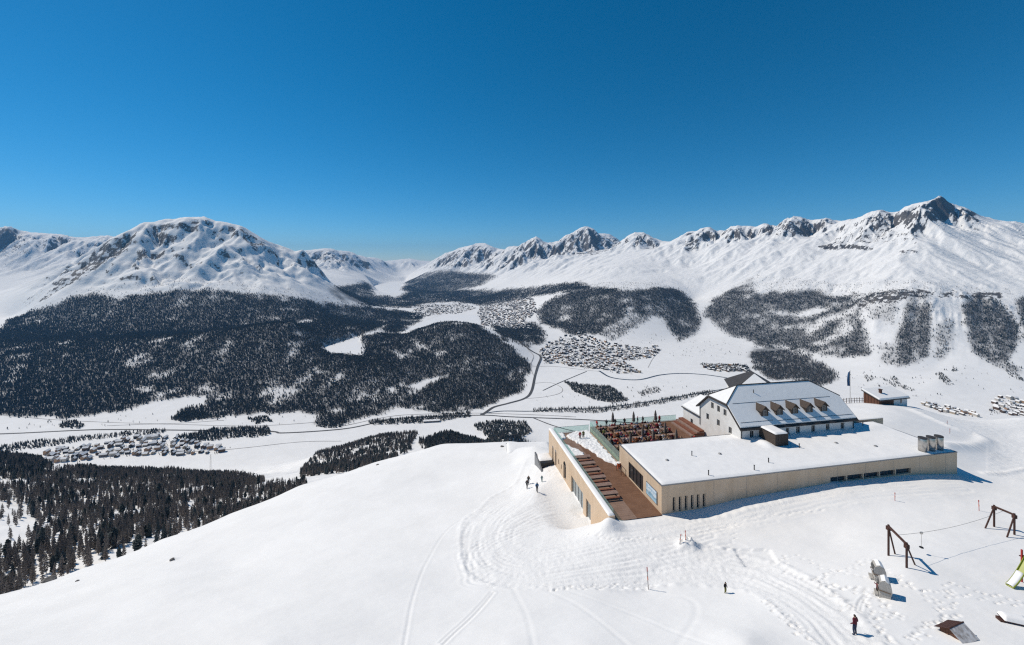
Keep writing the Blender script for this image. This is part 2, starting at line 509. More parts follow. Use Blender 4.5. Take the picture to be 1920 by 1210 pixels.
for k_, (cell, amp) in enumerate(((1150, 120), (520, 64), (250, 34), (120, 17), (62, 8))):
    gx, gy = slope_xy(blur(Ze + ero, (12, 10, 5, 3, 2)[k_]))
    sl_ = np.hypot(gx, gy)
    dx, dy = -gy / (sl_ + 1e-6), gx / (sl_ + 1e-6)
    m_ = hi_ * smooth01(sl_, 0.08, 0.5)
    if k_ == 0:
        m_ = m_ * smooth01(Df_, 7500, 10500)
    else:
        m_ = m_ * ((0, 1.4, 0.72, 0.32, 0.24)[k_] * rl_ + (1 - rl_) * (0.46 + 0.74 * st_)) * np.clip(am_, 0.7, 1.5)
    ero += amp * m_ * (ribs(X[R0:] / cell, Y[R0:] / cell, dx, dy, 200 + k_) - 0.15)
rel[R0:] += ero
# the surveyed skyline stays where it is: what would lift a crest is held back there
crest = (Zs / D).max(axis=0, keepdims=True) - Zs / D
rel = np.where(rel > 0, rel * (0.30 + 0.70 * smooth01(crest, 0.002, 0.022)), rel * (0.45 + 0.55 * smooth01(crest, 0.001, 0.012)))
rel += high * steepz * (1 - rough_l) * (spike - 0.1) * 10 * amp_s
rel += mount * (1 - high) * (lump * 16 + fine * 5)
forestband = smooth01(PXg, 1300, 1400) * (D < 4600) * mount * (1 - smooth01(Zs, -290, -150))
rel += forestband * gul * 34 * smooth01(far_only(lambda x, y: fbm(x / 350, y / 350, 2, 33)), -0.35, 0.35)
rel *= np.where(D > 1700, 1, 0)
# keep the surveyed skyline: relief that would lift a crest is damped a little
Zs = Zs + rel
R1, R2 = int(np.searchsorted(V, math.log(170))), int(np.searchsorted(V, math.log(1700)))
_h = slice(R1, R2)
Zs[_h] += smooth01(D[_h], 170, 400) * (1 - flat[_h]) * fbm(X[_h] / 90, Y[_h] / 90, 4, 51) * 7
# ------------------------------------------------------------------ near ground: footprints, groomer tracks, banks
NR = int(np.searchsorted(V, math.log(150)))          # rows of the near ground
TD = Zs / D
def ground_hit(px, py):
    """where the sight line through a photo pixel meets the near ground"""
    u, t = (px - CX) / FPX, (HZ - py) / FPX
    i = int(np.clip(np.searchsorted(U, u) - 1, 0, NU - 2))
    f = (u - U[i]) / (U[i + 1] - U[i])
    col = TD[:, i] * (1 - f) + TD[:, i + 1] * f
    k = int(np.argmax(col >= t))
    if k > 0:
        g = (t - col[k - 1]) / max(col[k] - col[k - 1], 1e-9)
        v = V[k - 1] + g * (V[k] - V[k - 1])
    else:
        v = V[0]
    d = math.exp(v)
    return Vector((u * d, d, t * d))
def ground_z(x, y):
    return float(bil(Zs, U, V, np.array([x / y]), np.array([math.log(y)]))[0])
def near_box(pl, pad=6.0):
    a = np.array(pl)
    x0, y0, x1, y1 = a[:, 0].min() - pad, a[:, 1].min() - pad, a[:, 0].max() + pad, a[:, 1].max() + pad
    j0, j1 = np.searchsorted(V[:NR], [math.log(max(y0, 21)), math.log(y1)])
    us = [x0 / max(y0, 21), x0 / y1, x1 / max(y0, 21), x1 / y1]
    i0, i1 = np.searchsorted(U, [min(us), max(us)])
    return slice(max(j0 - 1, 0), j1 + 1), slice(max(i0 - 1, 0), i1 + 1)
def gl(pts):
    return [tuple(ground_hit(*p)[:2]) for p in pts]

Xn, Yn = X[:NR], Y[:NR]
dz = np.zeros_like(Xn)
PXn, PYn = CX + Xn / Yn * FPX, HZ - Zs[:NR] / Yn * FPX

PISTE = [(985,860),(1035,862),(1098,968),(1140,992),(1250,978),(1300,986),(1480,946),(1560,918),(1700,908),(1560,932),(1393,980),(1285,1012),
         (1370,1030),(1460,1060),(1540,1100),(1600,1150),(1655,1212),(1530,1212),(1490,1175),(1440,1130),(1390,1105),(1260,1096),(1150,1106),(1000,1100),
         (920,1100),(880,1080),(858,1010),(900,957),(960,914),(975,892)]
rough = inside(PXn + 14 * perlin(Xn / 1.5, Yn / 1.5, 3), PYn + 8 * perlin(Xn / 1.5, Yn / 1.5, 4), PISTE).astype(float)
rough = blur(rough, 2)
PISTE_R = [(1745,770),(1800,795),(1850,825),(1850,890),(1920,905),(1990,905),(1990,790),(1920,787),(1800,787)]
rough_r = blur(inside(PXn, PYn, PISTE_R).astype(float), 2)
dz -= 0.10 * rough
dz += rough * (0.018 * perlin(Xn / 0.9, Yn / 0.9, 61) + 0.06 * perlin(Xn / 2.6, Yn / 2.6, 63))
dz += rough_r * 0.05 * perlin(Xn / 0.8, Yn / 0.8, 64)
# broad wind-shaped swells of the untouched snow
dz += (1 - rough) * (0.10 * fbm(Xn / 6, Yn / 4, 3, 65) + 0.015 * fbm(Xn / 0.9, Yn / 0.5, 3, 66))
# snow groomer passes
SWEEP = [[(1012,872),(990,915),(935,948),(892,985),(884,1040),(925,1078),(1000,1088),(1110,1072),(1250,1052),(1380,1030)],
         [(985,930),(935,968),(912,1010),(930,1050),(990,1066),(1080,1056),(1200,1030),(1320,1000)],
         [(1060,935),(1000,960),(955,985),(948,1020),(985,1042),(1070,1030),(1180,1005),(1290,990)],
         [(1075,965),(1030,975),(980,990),(900,1030),(900,1085)],
         [(1250,1072),(1370,1075),(1450,1100),(1530,1150),(1590,1212)],
         [(1260,1045),(1400,1065),(1490,1100),(1570,1150),(1640,1212)],
         [(1300,988),(1420,968),(1540,940),(1660,922),(1800,915)]]
for ln in SWEEP:
    pl = smooth_line(gl(ln), 5)
    s_ = near_box(pl)
    q, arc = seg_dist(Xn[s_], Yn[s_], pl)
    for off in (0.95,):
        k = np.exp(-((q - off) / 0.42) ** 2)
        dz[s_] += k * (-0.03 + 0.02 * np.sin(arc * 2 * math.pi / 0.85))
    dz[s_] += 0.040 * np.cos(q * 2 * math.pi / 0.78 + 1.5 * perlin(Xn[s_] / 3.0, Yn[s_] / 3.0, 76)) * (1 - smooth01(q, 1.9, 2.9)) * np.clip(0.5 + 0.9 * perlin(Xn[s_] / 4.0, Yn[s_] / 4.0, 70), 0, 1)
    dz[s_] += 0.06 * np.exp(-((q - 1.95) / 0.22) ** 2) * (0.6 + 0.8 * perlin(arc / 0.7, q * 0 + 2.0, 67))
# banks of pushed snow along the edge of the groomed ground
for ln, h, w in (([(987,862),(971,898),(959,912),(922,932),(898,956),(870,975),(862,1010),(876,1075),(930,1100)], 0.17, 0.35),
                 ([(1280,1012),(1330,1028),(1370,1031),(1462,1058),(1540,1098),(1600,1148),(1655,1212)], 0.22, 0.5),
                 ([(1000,1101),(1150,1107),(1260,1097),(1390,1106),(1442,1132),(1492,1178),(1535,1212)], 0.16, 0.4),
                 ([(1716,772),(1780,800),(1832,817),(1846,829),(1818,838),(1770,836)], 0.85, 1.3),
                 ([(1845,888),(1880,888),(1925,880)], 0.35, 0.5),
                 ([(1165,985),(1250,973),(1330,975),(1480,946)], 0.22, 0.5)):
    pl = smooth_line(gl(ln), 5)
    s_ = near_box(pl)
    q, arc = seg_dist(Xn[s_], Yn[s_], pl)
    dz[s_] += h * np.exp(-(q / w) ** 2) * (0.6 + (0.7 if h < 0.5 else 0.18) * perlin(arc / 0.8, q * 0 + 7.0, 68))
# ski traces
for ln, dep, w in (([(898,957),(840,993),(800,1055),(775,1120),(757,1212)], 0.05, 0.13),
                   ([(925,1112),(890,1152),(832,1207)], 0.10, 0.14), ([(921,1110),(885,1150),(826,1205)], 0.07, 0.12),
                   ([(1010,1100),(1090,1140),(1180,1212)], 0.025, 0.2), ([(960,1100),(985,1150),(1000,1212)], 0.025, 0.2), ([(1060,1106),(1180,1150),(1330,1212)], 0.025, 0.2),
                   ([(1606,1147),(1612,1128),(1624,1114)], 0.10, 0.10), ([(1614,1146),(1618,1130),(1628,1116)], 0.10, 0.10),
                   ([(1150,1110),(1280,1120),(1305,1150),(1270,1212)], 0.025, 0.25)):
    pl = smooth_line(gl(ln), 5)
    s_ = near_box(pl, 2.0)
    q, arc = seg_dist(Xn[s_], Yn[s_], pl)
    dz[s_] += -dep * np.exp(-(q / w) ** 2) + 0.4 * dep * np.exp(-((q - 2.1 * w) / w) ** 2)
# footprints, one pit after the other
def stamp(x, y, r, dep):
    u, v = x / y, math.log(y)
    i0, i1 = np.searchsorted(U, [u - 3 * r / y, u + 3 * r / y])
    j0, j1 = np.searchsorted(V[:NR], [v - 3 * r / y, v + 3 * r / y])
    s = (slice(max(j0 - 1, 0), j1 + 1), slice(max(i0 - 1, 0), i1 + 1))
    q2 = ((Xn[s] - x) ** 2 + (Yn[s] - y) ** 2) / (r * r)
    dz[s] += -dep * np.exp(-q2) + 0.12 * dep * np.exp(-(np.sqrt(q2) - 1.7) ** 2 * 3)
for ln, n in (([(1366,1030),(1380,992),(1393,980)], 1), ([(1268,1006),(1330,992),(1393,980),(1460,970),(1545,957)], 1),
              ([(1468,1060),(1475,1043),(1506,1046),(1545,1066),(1572,1072),(1602,1062),(1620,1050),(1648,1050)], 1),
              ([(1531,1091),(1552,1079),(1577,1070)], 2), ([(1539,1097),(1602,1106),(1640,1108)], 4),
              ([(1661,1069),(1705,1097),(1748,1119),(1760,1141),(1757,1167),(1724,1179),(1712,1210)], 2),
              ([(1772,1093),(1784,1112),(1786,1136),(1791,1158)], 1), ([(1681,1097),(1748,1109),(1796,1114),(1844,1124),(1925,1138)], 1),
              ([(1784,1093),(1820,1107),(1868,1117),(1925,1131)], 1), ([(1622,1118),(1632,1145),(1640,1158),(1668,1156),(1686,1150)], 2),
              ([(1628,1160),(1660,1190),(1680,1208)], 3), ([(1572,1072),(1630,1083),(1650,1090)], 1), ([(1645,1120),(1665,1135),(1672,1150)], 2),
              ([(1030,1105),(1120,1100),(1230,1098)], 3), ([(1100,1000),(1150,1010),(1230,1005)], 2), ([(1440,1128),(1490,1172),(1520,1205)], 3),
              ([(1600,1150),(1570,1120),(1520,1090),(1470,1070)], 3), ([(1030,870),(1055,905),(1085,950)], 4)):
    pl = smooth_line(gl(ln), 8)
    for rep in range(n):
        along = 0.0
        side = 1
        for (x0, y0), (x1, y1) in zip(pl[:-1], pl[1:]):
            q = math.hypot(x1 - x0, y1 - y0)
            while along < q:
                t = along / q
                ox, oy = -(y1 - y0) / q, (x1 - x0) / q
                o = side * 0.16 + random.gauss(0, 0.10 + 0.22 * (n - 1) * 0.5)
                stamp(x0 + (x1 - x0) * t + ox * o, y0 + (y1 - y0) * t + oy * o, random.uniform(0.13, 0.19), random.uniform(0.07, 0.15))
                side = -side
                along += random.uniform(0.5, 0.72)
            along -= q
# lumps of loosened snow on the trodden ground
for _ in range(250):
    px_, py_ = random.uniform(870, 1640), random.uniform(870, 1205)
    if inside(np.array(px_), np.array(py_), PISTE):
        h = ground_hit(px_, py_)
        stamp(h.x, h.y, random.uniform(0.12, 0.2), -random.uniform(0.03, 0.08))
for px_, py_, r, h_ in ((1287,1020,0.9,0.75),(1298,1026,0.7,0.55),(1278,1024,0.6,0.4),(1385,1200,2.0,0.35),(325,1050,0.55,0.3),(93,1090,0.8,0.4),(1090,985,2.5,0.5),(1042,990,3.0,0.35),
                        (1078,905,1.4,0.5),(1062,885,1.2,0.5),(1090,935,1.2,0.5)):
    h = ground_hit(px_, py_)
    q2 = ((Xn - h.x) ** 2 + (Yn - h.y) ** 2) / (r * r)
    dz += h_ * np.exp(-q2) * (1 + 0.5 * perlin(Xn / 0.35, Yn / 0.35, 69) * (r < 1))
# a shovelled rectangle
pit = blur(inside(Xn, Yn, gl([(1376,1029),(1443,1030),(1461,1058),(1398,1061)])).astype(float), 1)
dz += -0.22 * pit

# the ground is dug away under the terrace, the hall and the hotel
BO, BA = Vector((21.4, 58.0)), math.radians(10.9)
bx, by = (math.cos(BA), math.sin(BA)), (-math.sin(BA), math.cos(BA))
lx = (Xn - BO.x) * bx[0] + (Yn - BO.y) * bx[1]
ly = (Xn - BO.x) * by[0] + (Yn - BO.y) * by[1]
zg = Zs[:NR] + dz
under = (lx > -7.5) & (lx < 21.6) & (ly > 0.25) & (ly < 29.2)
zg = np.where(under, np.minimum(zg, -37.2), zg)
under2 = (lx > -0.3) & (lx < 54.6) & (ly > 0.3) & (ly < 12.9) | (lx > 20) & (lx < 46.4) & (ly > 0.3) & (ly < 22.4)
zg = np.where(under2, np.minimum(zg, -35.6), zg)
# left of the terrace wall the ground lies a storey lower
lower = smooth01(-lx, 7.4, 8.2) * smooth01(ly, 1.5, 5.0) * (1 - smooth01(ly, 30, 36)) * (1 - smooth01(-lx, 10.5, 16))
zg = zg * (1 - lower) + np.minimum(zg, -40.4) * lower
# level snow along the hall's front wall and in front of the terrace steps
fr = smooth01(ly, -7, -1.0) * (1 - smooth01(ly, 0.5, 1.5)) * smooth01(lx, -9, -6) * (1 - smooth01(lx, 50, 60))
level = np.interp(lx, [-8, 0, 6, 12, 29, 40, 46, 55], [-36.15, -36.1, -36.0, -35.3, -34.55, -34.75, -34.95, -35.7])
zg = zg * (1 - fr) + (level + dz * 0.5) * fr
zg = zg + 1.15 * np.exp(-((lx + 8.7) / 1.7) ** 2 - ((ly + 1.0) / 1.25) ** 2)      # snow banked against the wall's near end
Zs[:NR] = zg
rough_full = np.zeros_like(Zs)
rough_full[:NR] = np.maximum(rough, rough_r * 0.7)
TD = Zs / D
PYg = HZ - TD * FPX

# ------------------------------------------------------------------ frozen lakes lie flat
LAKES = [('frozen_lake', [(745,628),(775,612),(805,600),(826,592),(862,590),(898,591),(900,608),(880,618),(800,622)], -721.0, 'snow covered frozen lake beside the largest valley town'),
         ('frozen_lake', [(600,652),(625,645),(660,634),(677,627),(672,640),(685,650),(678,666),(650,662),(620,662)], -676.0, 'small snow covered lake inside the dark left woods'),
         ('frozen_lake', [(692,537),(730,530),(764,526),(750,538),(757,550),(722,551)], -699.0, 'far frozen lake at the head of the valley'),
         ('frozen_lake', [(783,553),(815,551),(843,556),(838,563),(795,563)], -701.0, 'narrow frozen lake between the far wooded knolls')]
lake_world = []
def far_hit(px, py, dmin=1500.0):
    u, t = (px - CX) / FPX, (HZ - py) / FPX
    j0 = int(np.searchsorted(V, math.log(dmin)))
    i = int(np.clip(np.searchsorted(U, u) - 1, 0, NU - 2))
    f = (u - U[i]) / (U[i + 1] - U[i])
    col = TD[j0:, i] * (1 - f) + TD[j0:, i + 1] * f
    k = max(int(np.argmax(col >= t)), 1)
    g = min(max((t - col[k - 1]) / max(col[k] - col[k - 1], 1e-9), 0), 1)
    d = math.exp(V[j0 + k - 1] + g * (V[j0 + k] - V[j0 + k - 1]))
    return Vector((u * d, d, t * d))
for nm, pp, z, lb in LAKES:
    cx_, cy_ = sum(a for a, b in pp) / len(pp), sum(b for a, b in pp) / len(pp)
    if nm == 'frozen_lake' and cy_ > 630:
        z = far_hit(cx_, cy_).z + 3.0
    ring = [tuple(on_z(a, b, z)[:2]) for a, b in pp]
    lake_world.append((nm, ring, z, lb))
    k = inside(X, Y, ring) & (D > 1500)
    k = blur(k.astype(float), 9)
    Zs = Zs * (1 - np.minimum(k * 1.9, 1)) + (z - 0.8) * np.minimum(k * 1.9, 1)
TD = Zs / D
PYg = HZ - TD * FPX

# ------------------------------------------------------------------ normals, rock and tree shade masks
def grid_normals(Z_):
    P = np.stack([X, Y, Z_], -1)
    a = np.gradient(P, axis=1)
    b = np.gradient(P, axis=0)
    n = np.cross(a, b)
    n /= np.linalg.norm(n, axis=-1, keepdims=True) + 1e-12
    n *= np.sign(n[..., 2:3])
    return n
NRM = grid_normals(Zs)
slope = np.degrees(np.arccos(np.clip(NRM[..., 2], -1, 1)))
crn = far_only(lambda x, y: fbm(x / 60, y / 60, 5, 71, 0.6))
stripe = np.zeros_like(X)
stripe[R0:] = fbm((Zs[R0:] + 40 * lump[R0:]) / 28, X[R0:] / 300, 4, 73, 0.6)
rock = smooth01(slope + 14 * crn + 7 * stripe - 4 * rough_l, 41, 55) * (1 - 0.5 * rough_l) * smooth01(Zs, -480, -150) * (D > 1800)
rock = np.maximum(rock, 0.8 * smooth01(slope + 10 * crn + 6 * stripe, 50, 58) * (D > 1800) * mount)
rock = np.maximum(rock, (1 - smooth01(crest, 0.004, 0.022)) * smooth01(slope + 14 * crn + 8 * stripe, 38, 52) * (D > 4400) * (1 - 0.6 * rough_l) * 0.9)
def blob(poly, thr=0.0, soft=0.5, amt=1.0):
    k = blur(inside(PXg, PYg, poly).astype(float), 3) * (D > 1800)
    return np.clip(k * amt * smooth01(crn * 1.2 + stripe, thr - soft, thr + soft), 0, 1)
for poly, thr, amt in (([(1530,462),(1560,456),(1600,458),(1640,463),(1635,470),(1590,468),(1545,470)], -0.05, 1.0),
                       ([(1680,470),(1720,468),(1722,476),(1685,478)], 0.0, 0.9), ([(1560,446),(1640,425),(1730,440),(1725,462),(1640,460),(1560,458)], 0.25, 0.8),
                       ([(1620,405),(1680,400),(1665,425),(1625,420)], 0.1, 0.8), ([(1745,372),(1775,380),(1800,410),(1850,440),(1825,432),(1790,405),(1760,385)], -0.1, 1.0),
                       ([(1455,425),(1480,408),(1515,412),(1525,425),(1490,440),(1455,445)], 0.05, 0.9), ([(1800,390),(1825,400),(1845,425),(1815,412)], -0.1, 1.0),
                       ([(1600,552),(1710,540),(1760,548),(1880,548),(1880,562),(1800,562),(1740,556),(1690,566),(1610,580)], 0.0, 0.9),
                       ([(1285,455),(1310,445),(1312,470),(1285,472)], 0.0, 0.9), ([(1360,425),(1405,428),(1405,445),(1355,450)], 0.1, 0.8), ([(1425,425),(1450,422),(1455,440),(1430,440)], 0.05, 0.9),
                       ([(205,455),(260,430),(240,470),(160,520),(110,545),(60,580),(110,525),(165,490)], 0.0, 0.9), ([(315,425),(370,428),(368,448),(330,445)], 0.25, 0.5),
                       ([(375,448),(430,458),(430,470),(380,465)], 0.2, 0.5), ([(445,425),(480,445),(520,470),(490,475),(455,450)], 0.05, 0.8),
                       ([(265,470),(310,475),(308,492),(262,485)], 0.05, 0.8), ([(1045,452),(1095,426),(1122,440),(1160,450),(1160,465),(1110,480),(1040,480)], 0.1, 0.9),
                       ([(965,466),(1000,446),(1030,460),(1025,485),(980,480)], 0.1, 0.8), ([(820,482),(895,458),(930,470),(920,490),(830,505)], 0.1, 0.8),
                       ([(1180,440),(1210,437),(1240,455),(1235,470),(1180,465)], 0.15, 0.7), ([(570,476),(615,467),(680,482),(680,500),(600,492)], 0.1, 0.8), ([(0,430),(20,428),(35,445),(0,452)], -0.2, 1.0)):
    rock = np.maximum(rock, blob(poly, thr - 0.12, 0.3, amt))

# ------------------------------------------------------------------ where the woods stand (outlines in the photo, laid on the land)
WOODS = {}
WOODS['left'] = [(-140,640),(0,618),(20,600),(60,585),(105,572),(140,556),(180,552),(215,560),(260,556),(300,551),(330,545),(400,545),(430,549),(480,552),(540,558),(590,566),(640,572),(700,578),
                 (745,584),(790,590),(786,602),(765,610),(745,628),(762,628),(810,610),(837,604),(870,606),(897,612),(927,629),(960,652),(995,686),(984,712),(975,736),(945,748),(900,766),(850,773),(790,770),
                 (760,768),(700,778),(640,797),(592,797),(600,778),(560,772),(470,775),(400,784),(322,788),(345,770),(388,757),(392,741),(345,742),(290,753),(230,770),(160,781),(115,786),(105,779),(0,779),(-140,785)]
WOODS['spur'] = [(1008,585),(1025,565),(1080,545),(1130,540),(1180,548),(1240,540),(1275,545),(1300,570),(1314,605),(1302,625),(1272,640),(1255,612),(1235,592),(1200,592),(1180,586),(1150,606),(1120,625),(1080,630),(1040,615),(1015,605)]
WOODS['right'] = [(1317,590),(1340,560),(1375,540),(1407,520),(1413,552),(1470,548),(1527,545),(1563,558),(1613,550),(1613,593),(1632,663),(1587,671),(1527,664),(1470,648),(1420,648),(1397,634),(1360,624),(1340,605)]
WOODS['rib'] = [(1693,597),(1707,547),(1743,558),(1745,623),(1738,673),(1690,684),(1683,640)]
WOODS['rib2'] = [(1807,573),(1827,553),(1873,567),(1903,600),(1912,640),(1890,673),(1915,700),(1880,690),(1830,662),(1813,623)]
WOODS['thin'] = [(1603,557),(1703,540),(1700,557),(1680,553),(1677,607),(1640,600)]
WOODS['thin2'] = [(1755,607),(1790,600),(1785,640),(1770,678),(1755,670)]
WOODS['thin3'] = [(1650,650),(1690,640),(1690,690),(1655,680)]
WOODS['thin4'] = [(1120,625),(1190,592),(1225,592),(1150,640)]
WOODS['edge'] = [(1905,560),(1990,540),(2100,560),(2100,700),(1990,690),(1925,640)]
WOODS['meadow'] = [(1407,655),(1450,650),(1493,660),(1540,680),(1575,707),(1540,724),(1500,715),(1447,710),(1407,685)]
WOODS['knoll'] = [(920,610),(960,615),(1000,605),(1020,625),(1018,645),(985,650),(945,635)]
WOODS['far'] = [(700,572),(745,560),(775,545),(800,548),(860,545),(930,545),(1010,540),(1015,552),(960,565),(900,572),(850,565),(800,568),(765,578)]
WOODS['nose'] = [(755,545),(765,528),(800,512),(830,508),(870,512),(930,518),(900,535),(850,545),(800,548)]
WOODS['slope'] = [(640,540),(690,530),(700,552),(740,560),(700,575),(640,565),(610,540)]
WOODS['streak'] = [(960,545),(1080,530),(1110,540),(1050,548),(970,560)]
clear = [[(762,724),(800,710),(845,703),(806,721),(782,735)], [(733,655),(740,655),(758,674),(750,676)], [(543,608),(562,601),(585,599),(582,604)], [(722,728),(742,725),(742,738),(728,738)],
         [(1440,580),(1493,588),(1533,575),(1560,580),(1515,596),(1450,590)], [(600,652),(625,645),(677,627),(685,650),(678,668),(620,664)], [(680,626),(700,620),(715,612),(735,606),(712,622),(690,632)]]
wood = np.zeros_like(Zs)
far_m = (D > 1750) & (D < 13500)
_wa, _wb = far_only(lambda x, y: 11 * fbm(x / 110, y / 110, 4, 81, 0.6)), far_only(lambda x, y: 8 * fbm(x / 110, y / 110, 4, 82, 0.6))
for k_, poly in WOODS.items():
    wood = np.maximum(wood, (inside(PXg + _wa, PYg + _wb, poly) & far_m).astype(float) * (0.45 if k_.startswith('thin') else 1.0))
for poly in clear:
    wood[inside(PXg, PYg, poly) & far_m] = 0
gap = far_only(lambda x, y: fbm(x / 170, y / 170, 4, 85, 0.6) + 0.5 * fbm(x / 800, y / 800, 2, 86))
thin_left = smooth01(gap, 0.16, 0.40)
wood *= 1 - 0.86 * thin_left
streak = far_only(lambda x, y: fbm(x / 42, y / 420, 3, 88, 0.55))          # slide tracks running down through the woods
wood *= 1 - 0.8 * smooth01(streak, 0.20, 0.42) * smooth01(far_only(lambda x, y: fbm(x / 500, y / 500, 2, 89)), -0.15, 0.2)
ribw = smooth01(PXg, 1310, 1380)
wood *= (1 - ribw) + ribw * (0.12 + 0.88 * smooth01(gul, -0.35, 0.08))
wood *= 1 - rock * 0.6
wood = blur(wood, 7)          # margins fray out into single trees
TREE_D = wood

# ------------------------------------------------------------------ land materials
def land_material(name, near):
    m = bpy.data.materials.new(name)
    m.use_nodes = True
    nt = m.node_tree
    N, L = nt.nodes, nt.links
    b = N['Principled BSDF']
    b.inputs['Roughness'].default_value = 0.75
    b.inputs['Specular IOR Level'].default_value = 0.15
    tc = N.new('ShaderNodeTexCoord')
    def noise(scale, detail, rough_=0.55):
        n = N.new('ShaderNodeTexNoise')
        n.inputs['Scale'].default_value = scale
        n.inputs['Detail'].default_value = detail
        n.inputs['Roughness'].default_value = rough_
        L.new(tc.outputs['Object'], n.inputs['Vector'])
        return n
    def math_(op, a, b_=None):
        n = N.new('ShaderNodeMath')
        n.operation = op
        for i, q in enumerate((a, b_)):
            if q is None: continue
            if isinstance(q, (int, float)): n.inputs[i].default_value = q
            else: L.new(q, n.inputs[i])
        return n.outputs[0]
    def ramp(fac, p0, c0, p1, c1):
        n = N.new('ShaderNodeValToRGB')
        e = n.color_ramp.elements
        e[0].position, e[0].color, e[1].position, e[1].color = p0, c0, p1, c1
        L.new(fac, n.inputs['Fac'])
        return n.outputs['Color']
    snow = ramp(noise(0.02 if not near else 0.15, 5).outputs['Fac'], 0.3, (0.80, 0.79, 0.775, 1), 0.7, (0.86, 0.85, 0.835, 1))
    bump = N.new('ShaderNodeBump')
    if near:
        at_ = N.new('ShaderNodeAttribute'); at_.attribute_name = 'rough'
        n1, n2 = noise(2.2, 6, 0.6), noise(9.0, 3, 0.6)
        h1 = math_('MULTIPLY', n1.outputs['Fac'], math_('ADD', math_('MULTIPLY', at_.outputs['Fac'], 0.065), 0.014))
        h2 = math_('MULTIPLY', n2.outputs['Fac'], math_('ADD', math_('MULTIPLY', at_.outputs['Fac'], 0.022), 0.003))
        L.new(math_('ADD', h1, h2), bump.inputs['Height'])
        bump.inputs['Distance'].default_value = 1.0
        bump.inputs['Strength'].default_value = 0.9
        L.new(snow, b.inputs['Base Color'])
    else:
        ra = N.new('ShaderNodeAttribute'); ra.attribute_name = 'rock'
        nz = noise(0.035, 8, 0.68)
        nf = noise(0.011, 6, 0.6)
        # rock breaks through the snow where the mask is strong, along noisy edges
        k = math_('ADD', ra.outputs['Fac'], math_('MULTIPLY', math_('SUBTRACT', nz.outputs['Fac'], 0.5), 2.0))
        fac = ramp(k, 0.50, (0, 0, 0, 1), 0.72, (1, 1, 1, 1))
        gate = ramp(ra.outputs['Fac'], 0.04, (0, 0, 0, 1), 0.2, (1, 1, 1, 1))
        mul = N.new('ShaderNodeMath'); mul.operation = 'MULTIPLY'
        L.new(fac, mul.inputs[0]); L.new(gate, mul.inputs[1])
        rockc = ramp(nf.outputs['Fac'], 0.3, (0.055, 0.05, 0.048, 1), 0.7, (0.15, 0.135, 0.12, 1))
        mx = N.new('ShaderNodeMix'); mx.data_type = 'RGBA'
        L.new(mul.outputs[0], mx.inputs['Factor']); L.new(snow, mx.inputs['A']); L.new(rockc, mx.inputs['B'])
        # tree shade painted into the snow as dark brush colour between the trees
        sa = N.new('ShaderNodeAttribute'); sa.attribute_name = 'tree_shade'
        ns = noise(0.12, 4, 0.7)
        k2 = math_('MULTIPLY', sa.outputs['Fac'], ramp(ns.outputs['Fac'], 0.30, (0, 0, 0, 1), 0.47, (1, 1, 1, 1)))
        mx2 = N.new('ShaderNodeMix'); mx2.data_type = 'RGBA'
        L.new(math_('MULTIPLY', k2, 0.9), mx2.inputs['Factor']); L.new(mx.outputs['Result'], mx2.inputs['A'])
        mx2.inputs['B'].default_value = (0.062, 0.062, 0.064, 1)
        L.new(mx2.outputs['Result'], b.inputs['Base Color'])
        L.new(math_('ADD', math_('MULTIPLY', nz.outputs['Fac'], 9.0), math_('MULTIPLY', nf.outputs['Fac'], 14.0)), bump.inputs['Height'])
        ba = N.new('ShaderNodeAttribute'); ba.attribute_name = 'relief'
        L.new(math_('MULTIPLY', ba.outputs['Fac'], 0.75), bump.inputs['Strength'])
        bump.inputs['Distance'].default_value = 1.0
    L.new(bump.outputs['Normal'], b.inputs['Normal'])
    return m
M_NEAR, M_LAND = land_material('snow_near', True), land_material('snow_land', False)

# ------------------------------------------------------------------ cut the height field into the pieces of the setting
ii = np.arange(NV * NU).reshape(NV, NU)
Dc, PXc, Zc = D[:-1, :-1], PXg[:-1, :-1], Zs[:-1, :-1]
flat_c = flat[:-1, :-1] > 0.5
cls = np.full(Dc.shape, 1)
cls[Dc >= 149.9] = 2                                                    # hillside
cls[(Dc > 1150) & flat_c | ((Dc > 1500) & (Dc < 2100) & (Zc < -740))] = 3   # valley floor
hillsel = (Dc >= 1700) & ~flat_c
cls[hillsel & (PXc < 720) & (Dc < 7400)] = 4
cls[hillsel & (PXc >= 690) & (PXc < 1005) & (Dc < 4300)] = 5
cls[hillsel & (Dc >= 7400) & (PXc < 1040)] = 6
cls[hillsel & (cls != 4) & (cls != 5) & (cls != 6)] = 7
NAMES = {1: 'ground', 2: 'hillside', 3: 'valley', 4: 'mountain', 5: 'wooded_hill', 6: 'far_mountains', 7: 'mountain'}
LBL = {1: 'snow covered hilltop with groomer tracks and footprints', 2: 'steep wooded hillside falling from the snowy hilltop', 3: 'flat snowy valley floor with roads and villages',
       4: 'broad snow mountain with rocky headwall above the left woods', 5: 'dark wooded hill in the middle of the valley', 6: 'hazy far peaks at the head of the valley', 7: 'long snow mountain range with pointed peak on the right'}
RELF = np.clip(np.where(D > 1700, mount * 1.0, 0.05) * (1 - flat) * (1 - 0.55 * rough_l), 0, 1)
